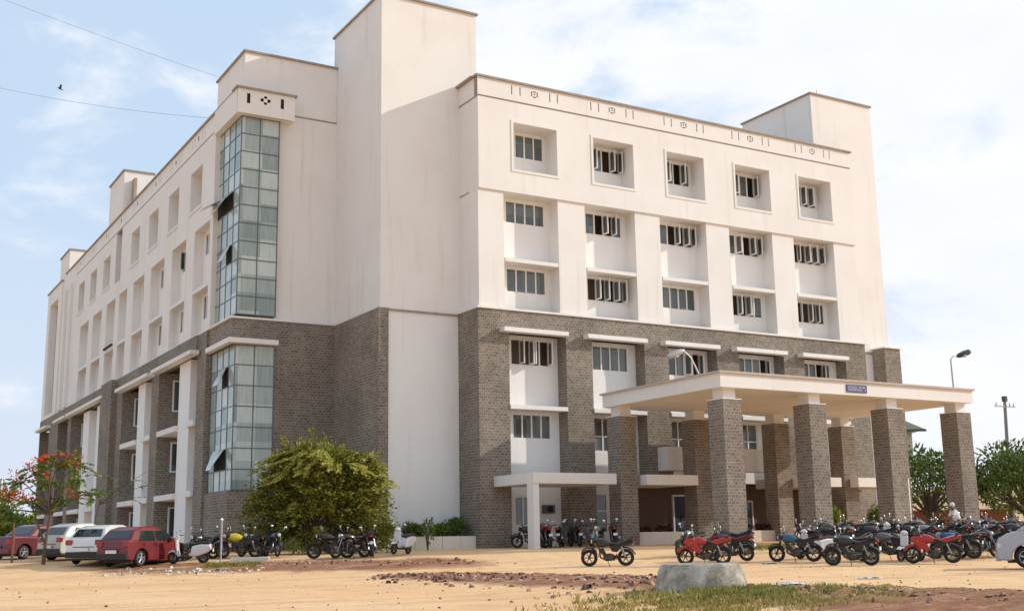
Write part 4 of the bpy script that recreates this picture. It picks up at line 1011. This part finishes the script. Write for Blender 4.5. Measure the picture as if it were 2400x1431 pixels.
def make_scooter():
    t = thing('scooter', '', 'scooter'); wheel(t, .60, .23); wheel(t, -.56, .23)
    MB().prism([(.42,.94),(.49,.90),(.47,.60),(.40,.28),(.35,.28),(.40,.60)], -.15, .15).build('leg_shield', PAINTS['white'], t, bevel=.04)
    MB().prism([(.34,.30),(.40,.22),(-.10,.20),(-.10,.28)], -.15, .15).build('footboard', BLK, t)
    MB().prism([(-.08,.28),(-.14,.68),(-.50,.76),(-.86,.74),(-.92,.58),(-.70,.40),(-.40,.30)], -.17, .17).build('rear_body', PAINTS['white'], t, bevel=.07)
    MB().prism([(-.10,.69),(-.14,.77),(-.45,.82),(-.82,.84),(-.86,.76),(-.50,.74)], -.14, .14).build('seat', SEATM, t, bevel=.03)
    MB().prism([(.78,.44),(.66,.53),(.50,.50),(.42,.36),(.46,.34),(.54,.45),(.65,.48),(.75,.42)], -.08, .08).build('front_mudguard', PAINTS['white'], t, bevel=.01)
    MB().ball((.46,0,1.0), .11,.14,.09).build('head_cowl', PAINTS['white'], t, True); MB().ball((.545,0,1.0), .05,.07,.05).build('headlight', HEADL, t, True)
    MB().box(-.95,-.89,-.08,.08,.62,.70).build('tail_light', REDL, t); MB().box(-.945,-.935,-.09,.09,.44,.56).build('number_plate', PLATE, t)
    e = MB().box(-.62,-.30,-.14,.12,.20,.36); e.build('engine', ENG, t, bevel=.02); f = MB()
    for s in (1,-1): f.tube([(.60,s*.07,.23),(.46,s*.07,.55)], .02, 6)
    f.build('front_fork', BLK, t, True)
    handle(t, .42, 1.05, .32)
    return t
PROTO = dict(r=make_roadster(), s=make_sport(), c=make_scooter(), o=make_roadster(True)); USED = set()
def bike(kind, x, y, deg, colour, label, group, lean=7, z=None):
    p = PROTO[kind]; o = p if kind not in USED else copy_tree(p); USED.add(kind)
    o.location = (x, y, (G(x, y) if z is None else z) + .005); o.rotation_euler = (R(-lean), 0, R(deg))
    for ch in o.children:
        if ch.name.split('.')[0] in ('fuel_tank', 'fairing', 'tail_panel', 'front_fender', 'leg_shield', 'rear_body', 'front_mudguard', 'head_cowl') and not (kind == 'r' and ch.name.startswith('front_mud')):
            slot_obj(ch, PAINTS[colour])
    tag(o, label, 'scooter' if kind == 'c' else 'motorcycle', group)
    return o
g1 = 'motorcycles in the front row at the right'; g2 = 'motorcycles in the second row at the right'; g3 = 'motorcycles in the rows behind at the right'; g4 = 'motorcycles under the side canopy'; g5 = 'motorcycles parked left of the canopy'
for a in [
 ('r',-2.40,-13.59,148,'black','black motorcycle standing alone in the open sand left of the red ones','motorcycles standing in the open'),
 ('s',.47,-15.45,138,'red','bright red faired motorcycle behind the round concrete block','motorcycles standing in the open'),
 ('s',2.05,-15.0,118,'maroon','crimson motorcycle standing close right of the bright red one','motorcycles standing in the open'),
 ('r',1.95,-12.8,196,'silver','grey motorcycle facing the camera just behind the bright red one','motorcycles standing in the open'),
 ('r',3.4,-13.4,140,'black','dark motorcycle at the foot of the nearest front porch column','motorcycles standing in the open'),
 ('r',3.65,-16.69,126,'teal','motorcycle with teal blue tank and mudguard at the left end of the right-hand crowd',g1),
 ('c',4.9,-16.3,175,'white','white scooter facing the camera between the teal bike and the big black bike',g1),
 ('r',3.74,-19.3,118,'black','black motorcycle with a red tail lamp, standing furthest forward in the right-hand crowd',g1),
 ('o',5.0,-17.9,170,'black','black motorcycle squeezed behind the foremost black one',g1),
 ('r',6.61,-18.4,127,'grey','dark grey motorcycle with a pale wheel left of the red-tanked one',g1),
 ('s',6.6,-20.3,128,'red','red-tanked motorcycle near the silver-white car',g1),
 ('c',6.75,-19.2,186,'white','scooter with a white leg shield standing against the red-tanked motorcycle',g1),
 ('o',8.67,-19.54,116,'blue','motorcycle with a bright blue tank behind the red-tanked one',g1),
 ('o',9.5,-19.9,-37,'black','black motorcycle facing away right of the blue-tanked one',g1),
 ('r',10.5,-19.62,100,'black','dark motorcycle partly hidden by the nose of the silver-white car',g1)]:
    bike(*a)
r = random.Random(17); cols = ['black','black','grey','black','maroon','black','silver','black']
ordn = ['first','second','third','fourth','fifth','sixth','seventh','eighth','ninth','tenth','eleventh','twelfth','thirteenth','fourteenth']
for i, (x, y, dg) in enumerate([(6.6,-14.3,165),(7.4,-14.7,110),(8.0,-15.3,158),(8.7,-15.8,120),(9.3,-16.1,190),(9.9,-16.7,105),(10.5,-16.9,141),(11.1,-17.2,112),(11.7,-17.6,178),(12.2,-17.9,102),(12.9,-18.2,148),(13.4,-18.7,117)]):
    k = 'c' if i in (4, 8) else 'r'; c = cols[i % 8]
    bike('o' if k == 'r' and i % 3 == 1 else k, x, y, dg, 'white' if k == 'c' and i == 4 else c, '%s %s, %s from the left in the second row of the right-hand crowd' % ('white' if k == 'c' and i == 4 else {'black':'black','grey':'dark grey','maroon':'maroon','silver':'silver'}[c], 'scooter' if k == 'c' else 'motorcycle', ordn[i]), g2)
for i, (x, y, dg) in enumerate([(9.6,-12.6,150),(10.6,-12.9,120),(11.5,-13.3,170),(12.4,-13.7,110),(13.3,-14.2,140),(14.2,-14.6,160),(15.1,-15.1,115),(16.0,-15.6,150)]):
    bike(('o' if i % 2 else 'r') if i != 5 else 'c', x, y, dg, cols[(i*3+2) % 8], '%s %s, %s from the left in the third row of the right-hand crowd' % ({'black':'black','grey':'dark grey','maroon':'maroon','silver':'silver'}[cols[(i*3+2) % 8]], 'scooter' if i == 5 else 'motorcycle', ordn[i]), g3)
for i, (x, y, dg) in enumerate([(18.5,-12.6,141),(19.6,-12.9,111),(20.7,-13.3,160),(21.8,-13.7,129),(22.9,-14.2,98),(24.0,-14.8,138),(25.2,-15.4,117)]):
    c = cols[(i*5+1) % 8]
    bike('r', x, y, dg, c, '%s motorcycle, %s from the left in the rearmost row beyond the porch' % ({'black':'black','grey':'dark grey','maroon':'maroon','silver':'silver'}[c], ordn[i]), g3)
for a in [('r',1.35,-2.2,134,'black','motorcycle whose front wheel shows left of the white canopy post',g4),
 ('s',1.95,-2.6,72,'red','red-tailed motorcycle just right of the white canopy post',g4), ('o',2.8,-2.5,52,'black','second motorcycle right of the white canopy post, seen from behind',g4),
 ('r',3.5,-2.6,75,'black','third motorcycle right of the white canopy post, seen from behind',g4), ('c',4.3,-2.9,66,'grey','grey scooter near the right end under the side canopy',g4),
 ('o',2.9,-5.2,222,'silver','motorcycle with a big headlamp facing the camera before the side canopy',g4), ('r',4.1,-4.9,60,'maroon','maroon motorcycle against the leftmost rear porch column',g4),
 ('c',-14.3,-2.5,150,'white','white scooter beside the nose of the red hatchback',g5), ('r',-13.5,-1.2,205,'black','black motorcycle just behind the white scooter',g5), ('o',-12.9,-.9,-66,'black','black motorcycle behind the thin pale post',g5),
 ('r',-12.0,-1.5,165,'yellow','motorcycle with a yellow tank right of the thin pale post',g5), ('r',-11.4,-1.2,215,'black','black motorcycle between the yellow one and the big bush',g5), ('r',-10.8,-1.9,-89,'black','black motorcycle half under the left side of the big bush',g5),
 ('r',-9.2,-4.3,163,'black','black motorcycle in front of the right half of the big bush',g5), ('o',-8.5,-4.6,188,'black','black motorcycle facing left at the right edge of the big bush',g5), ('r',-7.7,-4.9,70,'maroon','maroon motorcycle seen from behind with a white number plate, right of the bush',g5),
 ('c',-6.2,-4.4,215,'white','white scooter in front of the long planter',g5)]:
    bike(*a)

# ------------------------------------------------------------------ people
SKIN = plain('brown_skin', (.20,.10,.06), .6); HAIR = plain('black_hair', (.01,.009,.008), .6)
def person(label, loc, rz, shirt, trousers, lean=0, arms='down', headmat=None):
    t = thing('person', label, 'person', loc, rz)
    def skin(name, verts, edges, rad, mat, root=0):
        me = bpy.data.meshes.new(name); me.from_pydata(verts, edges, []); me.materials.append(mat)
        o = bpy.data.objects.new(name, me); COL.objects.link(o); o.parent = t
        sk = o.modifiers.new('skin', 'SKIN'); sk.use_smooth_shade = True
        for i, r_ in enumerate(rad): me.skin_vertices[0].data[i].radius = (r_, r_*.9)
        me.skin_vertices[0].data[root].use_root = True
        sb = o.modifiers.new('sub', 'SUBSURF'); sb.levels = 1; sb.render_levels = 1
        return o
    l = lean
    hip = (0,0,.95); ch = (l*.5,0,1.25); nk = (l*.9,0,1.45); hd = (l*1.15,0,1.58); ht = (l*1.2,0,1.68)
    if arms == 'down': el = lambda s: (l*.8,s*.26,1.14); ha = lambda s: (l*.8+.08,s*.28,.90); fg = lambda s: (l*.8+.1,s*.28,.80)
    else: el = lambda s: (l*.9+.12,s*.27,1.18); ha = lambda s: (l*.9+.38,s*.24,1.08); fg = lambda s: (l*.9+.47,s*.23,1.06)
    V = [hip, ch, nk, hd, ht]; E = [(0,1),(1,2),(2,3),(3,4)]; Rr = [.14,.15,.055,.085,.075]
    for s in (1,-1):
        n = len(V); V += [(l*.85,s*.19,1.40), el(s), ha(s), fg(s)]; E += [(2,n),(n,n+1),(n+1,n+2),(n+2,n+3)]; Rr += [.055,.042,.030,.028]
        n = len(V); V += [(0,s*.10,.86),(.03,s*.11,.48),(-.02,s*.11,.08),(.12,s*.12,.04)]; E += [(0,n),(n,n+1),(n+1,n+2),(n+2,n+3)]; Rr += [.09,.062,.042,.035]
    skin('body', V, E, Rr, SKIN)
    V = [(0,0,.92), ch, (l*.9,0,1.41)]; E = [(0,1),(1,2)]; Rr = [.155,.165,.07]
    for s in (1,-1):
        n = len(V); V += [(l*.85,s*.19,1.40), el(s)]; E += [(2,n),(n,n+1)]; Rr += [.07,.055]
    skin('shirt', V, E, Rr, shirt)
    V = [(0,0,.92)]; E = []; Rr = [.15]
    for s in (1,-1):
        n = len(V); V += [(0,s*.10,.84),(.03,s*.11,.48),(-.02,s*.11,.12)]; E += [(0,n),(n,n+1),(n+1,n+2)]; Rr += [.10,.075,.06]
    skin('trousers', V, E, Rr, trousers)
    MB().ball((hd[0]-.02,0,1.65), .105,.10,.10, 12, 8).build('hair', headmat or HAIR, t, True)
    f = MB(); f.ball((hd[0]+.09,0,1.58), .02,.014,.022, 6, 5); f.ball((hd[0]+.085,.035,1.61), .012,.014,.01, 6, 5); f.ball((hd[0]+.085,-.035,1.61), .012,.014,.01, 6, 5); f.build('face', SKIN, t, True)
    return t
TR = plain('dark_trousers', (.02,.022,.035), .8); SB = plain('pale_blue_shirt', (.34,.46,.66), .8); SW = plain('white_shirt', (.72,.72,.74), .8)
person('person in a pale blue shirt standing in the dark entrance beside the door', (13.0,1.5,.05), R(225), SB, TR)
person('person in a white shirt bending over among the motorcycles before the last porch column', (13.9,-15.6,G(13.9,-15.6)-.05), R(150), SW, TR, .22, 'fore', plain('white_cloth', (.72,.72,.74), .8))

# ------------------------------------------------------------------ concrete block, debris, weeds
def concrete_mat():
    m, nt, b = new_mat('rough_concrete'); N = nt.nodes; Lk = nt.links
    tc = N.new('ShaderNodeTexCoord'); a = N.new('ShaderNodeTexNoise'); a.inputs['Scale'].default_value = 2.6; a.inputs['Detail'].default_value = 8; a.inputs['Roughness'].default_value = .7; Lk.new(tc.outputs['Object'], a.inputs['Vector'])
    cr = N.new('ShaderNodeValToRGB'); e = cr.color_ramp.elements; e[0].position = .32; e[0].color = (.14,.12,.095,1); e[1].position = .68; e[1].color = (.66,.60,.50,1)
    q = e.new(.45); q.color = (.28,.245,.19,1); q = e.new(.56); q.color = (.42,.38,.31,1)
    Lk.new(a.outputs['Fac'], cr.inputs[0]); Lk.new(cr.outputs[0], b.inputs['Base Color']); b.inputs['Roughness'].default_value = .95
    bp = N.new('ShaderNodeBump'); bp.inputs['Strength'].default_value = 1; bp.inputs['Distance'].default_value = .05; Lk.new(a.outputs['Fac'], bp.inputs['Height']); Lk.new(bp.outputs[0], b.inputs['Normal'])
    return m
CONC = concrete_mat()
ped = thing('concrete_block', 'round weathered concrete block standing in the weeds in the foreground', 'concrete block', (-12.25,-30.75,-.42))
m = MB(); n = 36; rr = random.Random(9); prof = [(.90,-.2),(.89,.05),(.86,.25),(.80,.45),(.765,.54),(.73,.57),(.58,.575),(0.01,.57)]
for ra, z in prof:
    for i in range(n):
        a = 2*math.pi*i/n; q = 1 + .018*noise.noise(Vector((math.cos(a)*2, math.sin(a)*2, z*4))); m.v.append((ra*q*math.cos(a), ra*q*math.sin(a), z + (.012*noise.noise(Vector((a*3, z, 1))) if ra > .1 else 0)))
for k in range(len(prof)-1):
    for i in range(n): j = (i+1) % n; m.f.append((k*n+i, k*n+j, (k+1)*n+j, (k+1)*n+i)); m.c.append(None)
m.build('block', CONC, ped, True)
def rock(m, c, s, r, c_=None):
    k = len(m.v); pts = []
    q0 = r.uniform(0,6.28)
    for i in range(6):
        a = q0 + i*math.pi/3; e = s*r.uniform(.7,1.2); pts.append((c[0]+e*math.cos(a), c[1]+e*math.sin(a), c[2]-s*.2))
    for i in range(5):
        a = q0 + .4 + i*math.pi*.4; e = s*r.uniform(.4,.7); pts.append((c[0]+e*math.cos(a), c[1]+e*math.sin(a), c[2]+s*r.uniform(.35,.75)))
    top = (c[0], c[1], c[2]+s*r.uniform(.5,.9)); m.v += pts + [top]
    for i in range(6): m.f.append((k+i, k+(i+1) % 6, k+6+min(4, (i+1)*5//6), k+6+i*5//6) if (i+1)*5//6 != i*5//6 and min(4,(i+1)*5//6) != i*5//6 else (k+i, k+(i+1) % 6, k+6+i*5//6)); m.c.append(c_)
    for i in range(5): m.f.append((k+6+i, k+6+(i+1) % 5, k+11)); m.c.append(c_)
def scatter(name, label, mat, n, fn, smin, smax, seed):
    r = random.Random(seed); m = MB(); i = 0
    while i < n:
        x, y = fn(r); 
        if x is None: continue
        s = smin + (smax-smin)*r.random()**3
        rock(m, (x, y, G(x, y) + mound(x, y)*.14), s, r, r.random()); i += 1
    return tag(m.build(name, mat, None, fix=True), label, name.replace('_', ' '), None, 'stuff')
def unst(t, s): return (-26.945 + t*.5088 + s*.8609, -48.707 + t*.8609 - s*.5088)
def ridge1(r):
    s = r.uniform(-4.3, 4.6); return unst(31.2-1.25*s+r.gauss(0,1)*(1.1+.3*(s+4)), s)
def ridge2(r):
    s = r.uniform(4, 9.5); return unst(23-1.35*(s-5)-abs(r.gauss(0,2.0)), s)
REDR = leaf_mat('red_clods', [(.07,.03,.02), (.18,.08,.05), (.34,.17,.10), (.52,.34,.23)], 0)
PALER = leaf_mat('pale_rubble', [(.30,.24,.18), (.50,.42,.32), (.66,.58,.48), (.78,.74,.68)], 0)
scatter('earth_clods', 'clods of red earth strewn over the dug ridge in the middle ground', REDR, 2400, ridge1, .012, .11, 1)
scatter('earth_clods', 'clods of red earth on the ridge at the lower right', REDR, 3200, ridge2, .010, .085, 2)
scatter('pale_rubble', 'pale stones scattered on the sand in front of the white scooter', PALER, 170, lambda r: unst(43.2+r.gauss(0,.55), r.uniform(-14.5,-9.2)), .02, .13, 3)
scatter('pebbles', 'small dark pebbles scattered over the open sand', REDR, 900, lambda r: unst(r.uniform(17,47), r.uniform(-16,18)), .008, .045, 4)
scatter('brick_rubble', 'red-brown rubble heaped between the thin pale post and the bush', REDR, 320, lambda r: unst(45.0+r.gauss(0,.6), r.uniform(-11.5,-1.5)), .02, .11, 5)
t = thing('concrete_slab', 'broken pale concrete slab lying before the yellow motorcycle', 'slab', (-12.1,-3.2,.0), R(-30)); MB().box(-.75,.75,-.2,.2,-.1,.16).build('slab', plain('pale_concrete', (.62,.58,.50), .9, var=.2), t, bevel=.02)
def litter(label, x, y, s, col, seed):
    r = random.Random(seed); m = MB(); n = 7
    for j in range(n):
        for i in range(n): m.v.append(((i/6-.5)*s*2*r.uniform(.8,1.1), (j/6-.5)*s*r.uniform(.8,1.1), s*.28*r.random()*(1-abs(i/3-1)*.6)+.004))
    for j in range(n-1):
        for i in range(n-1): m.f.append((j*n+i, j*n+i+1, (j+1)*n+i+1, (j+1)*n+i)); m.c.append(None)
    t = thing('litter', label, 'litter', (x, y, G(x, y)+mound(x, y)*.15), R(r.uniform(-60,0))); m.build('sheet', plain('crumpled_plastic', col, .5), t, True)
litter('crumpled white wrapper lying left of the teal motorcycle', 2.49, -16.56, .28, (.7,.66,.66), 1)
litter('clear plastic bag lying on the sand in front of the motorcycle crowd', -4.6, -27.8, .30, (.70,.66,.62), 2)
litter('long white scrap of sheet lying right of the round concrete block', -8.8, -29.5, .38, (.72,.72,.68), 3)
litter('small white scrap on the lower right earth ridge', -9.6, -34.0, .14, (.72,.72,.75), 4)
def weeds(name, label, n, fn, h0, h1, mat, seed):
    r = random.Random(seed); m = MB()
    for _ in range(n):
        x, y = fn(r); z = G(x, y) + mound(x, y)*.12 - .01; q = r.uniform(0, 1)
        for _ in range(6):
            a = r.uniform(0, 6.28); L_ = r.uniform(h0, h1); leaf(m, (x+r.uniform(-.06,.06), y+r.uniform(-.06,.06), z), (math.cos(a)*.45, math.sin(a)*.45, r.uniform(.6,1)), L_, .014+.012*r.random(), r, min(1, max(0, q*.7+r.uniform(0,.3))))
    return tag(m.build(name, mat, None, fix=False), label, 'weeds', None, 'stuff')
WEED = leaf_mat('green_weeds', [(.06,.08,.015), (.16,.17,.03), (.33,.29,.07), (.52,.40,.14)])
def patchy(tm, ts, sm, ss, thr):
    def f(r):
        while True:
            t, s = tm + r.gauss(0, ts), sm + r.gauss(0, ss)
            if noise.fractal(Vector((t*1.3, s*1.3, 5)), 1, 2, 3) > thr: return unst(t, s)
    return f
weeds('weeds', 'straggly yellow-green weeds round the concrete block', 1150, patchy(20.9, .9, 3.9, .95, .02), .06, .19, WEED, 1)
weeds('weeds', 'dry weeds below the concrete block along the bottom edge', 1500, patchy(18.6, 1.0, 3.5, 1.1, -.1), .04, .14, DRY, 2)
weeds('weeds', 'thin green weeds among the rubble behind the thin pale post', 260, lambda r: unst(44.6+r.gauss(0,.3), r.uniform(-11.6,-9.6)), .08, .22, WEED, 3)
weeds('weeds', 'weeds at the foot of the nearest front porch column', 240, lambda r: unst(48.5+r.gauss(0,.5), r.uniform(8.9,11.2)), .08, .25, WEED, 4)

# ------------------------------------------------------------------ wires and bird
WIRE = plain('wire', (.22,.24,.28), .6)
def wire(label, a, b, sag):
    a = Vector(a); b = Vector(b); d = b-a; t = thing('overhead_wire', label, 'wire', tuple(a)); m = MB()
    m.tube([d*(k/16) + Vector((0,0,-sag*4*(k/16)*(1-k/16))) for k in range(17)], .009, 5); m.build('wire', WIRE, t)
wire('thin overhead wire crossing the sky at the top left corner', (-22.9,11.2,28.1), (-8.5,12.4,26.0), .12)
wire('thin overhead wire running to the roof beam below the top left one', (-23.5,13.1,23.9), (-9.4,12.4,23.75), .35)
t = thing('bird', 'small dark bird flying in the sky at the upper left', 'bird', (-17.91,11.69,23.66)); b = MB(); b.tube([(-.12,0,.05),(0,0,0),(.10,0,-.03),(.17,0,-.07)], [.015,.04,.028,.006], 8); b.build('body', LAMPD, t, True)
w = MB(); 
for s in (1,-1): w.face([(-.05,s*.03,.02),(.07,s*.03,.02),(.05,s*.28,.14),(-.03,s*.24,.12)]); w.face([(-.05,s*.03,.01),(-.03,s*.24,.11),(.05,s*.28,.13),(.07,s*.03,.01)])
w.build('wings', LAMPD, t)

# ------------------------------------------------------------------ light, sky, camera
sun_dir = Vector((1, -.42, .53)).normalized()
el = math.asin(sun_dir.z)
L_ = bpy.data.lights.new('sun', 'SUN'); L_.energy = 2.9; L_.angle = R(.9); L_.color = (1, .93, .82)
so = bpy.data.objects.new('sun', L_); COL.objects.link(so); so.rotation_euler = sun_dir.to_track_quat('Z', 'Y').to_euler()
w = bpy.data.worlds.new('World'); sc.world = w; w.use_nodes = True; nt = w.node_tree; N = nt.nodes; Lk = nt.links
bg = N['Background']; sky = N.new('ShaderNodeTexSky'); sky.sky_type = 'NISHITA'; sky.sun_disc = False
sky.sun_elevation = el; sky.sun_rotation = math.atan2(sun_dir.x, sun_dir.y); sky.air_density = 1.0; sky.dust_density = 1.5; sky.ozone_density = 1.5
tc = N.new('ShaderNodeTexCoord'); sx = N.new('ShaderNodeSeparateXYZ'); Lk.new(tc.outputs['Generated'], sx.inputs[0])
def mth(op, a, b=None, c=None, clamp=False):
    q = N.new('ShaderNodeMath'); q.operation = op; q.use_clamp = clamp
    for i, x in enumerate((a, b, c)):
        if x is None: continue
        if isinstance(x, (int, float)): q.inputs[i].default_value = x
        else: Lk.new(x, q.inputs[i])
    return q.outputs[0]
def mixc(f, a, b):
    x = N.new('ShaderNodeMix'); x.data_type = 'RGBA'
    if isinstance(f, float): x.inputs[0].default_value = f
    else: Lk.new(f, x.inputs[0])
    for i, q in ((6, a), (7, b)):
        if isinstance(q, tuple): x.inputs[i].default_value = (*q, 1)
        else: Lk.new(q, x.inputs[i])
    return x.outputs[2]
mp = N.new('ShaderNodeMapping'); mp.inputs['Scale'].default_value = (1, 1, 2.2); mp.inputs['Rotation'].default_value = (0, 0, .4); Lk.new(tc.outputs['Generated'], mp.inputs[0])
n1 = N.new('ShaderNodeTexNoise'); n1.inputs['Scale'].default_value = 5.5; n1.inputs['Detail'].default_value = 9; n1.inputs['Roughness'].default_value = .58; n1.inputs['Distortion'].default_value = .3; Lk.new(mp.outputs[0], n1.inputs['Vector'])
# more cloud towards +x (the right), thinner at the left
dirx = mth('MULTIPLY_ADD', sx.outputs['X'], .42, mth('MULTIPLY', sx.outputs['Y'], -.09))
cov = mth('ADD', n1.outputs['Fac'], dirx)
mask = N.new('ShaderNodeMapRange'); mask.interpolation_type = 'SMOOTHSTEP'; mask.inputs[1].default_value = .49; mask.inputs[2].default_value = .69; Lk.new(cov, mask.inputs[0])
hz = N.new('ShaderNodeMapRange'); hz.inputs[1].default_value = .0; hz.inputs[2].default_value = .28; hz.inputs[3].default_value = .75; hz.inputs[4].default_value = .15; Lk.new(sx.outputs['Z'], hz.inputs[0])
SK = .13
base = mixc(.8, sky.outputs[0], (4.1, 5.35, 6.8))
base = mixc(hz.outputs[0], base, (5.2, 5.4, 6.1))
n2 = N.new('ShaderNodeTexNoise'); n2.inputs['Scale'].default_value = 9; n2.inputs['Detail'].default_value = 6; Lk.new(mp.outputs[0], n2.inputs['Vector'])
cloud = mixc(n2.outputs['Fac'], (5.6, 5.95, 6.6), (7.1, 7.1, 7.3))
c = mixc(mask.outputs[0], base, cloud)
Lk.new(c, bg.inputs[0]); bg.inputs[1].default_value = SK

cam = bpy.data.cameras.new('camera'); co = bpy.data.objects.new('camera', cam); COL.objects.link(co); sc.camera = co
cam.sensor_width = 36; cam.lens = 36*2747.4/2400; cam.clip_start = .1; cam.clip_end = 6000
yaw, pitch, roll = R(30.587), R(11.299), R(-.9777)
Fv = Vector((math.sin(yaw)*math.cos(pitch), math.cos(yaw)*math.cos(pitch), math.sin(pitch))); Rv = Vector((math.cos(yaw), -math.sin(yaw), 0)); Uv = Rv.cross(Fv)
R2 = Rv*math.cos(roll) + Uv*math.sin(roll); U2 = -Rv*math.sin(roll) + Uv*math.cos(roll)
M = Matrix((R2, U2, -Fv)).transposed().to_4x4(); M.translation = (-26.945, -48.707, .65); co.matrix_world = M
vs = sc.view_settings; vs.view_transform = 'Standard'; vs.look = 'None'; vs.gamma = 1; vs.exposure = 0.22
sc.cycles.use_denoising = True; sc.cycles.max_bounces = 6; sc.cycles.diffuse_bounces = 4; sc.cycles.glossy_bounces = 3; sc.cycles.transparent_max_bounces = 4
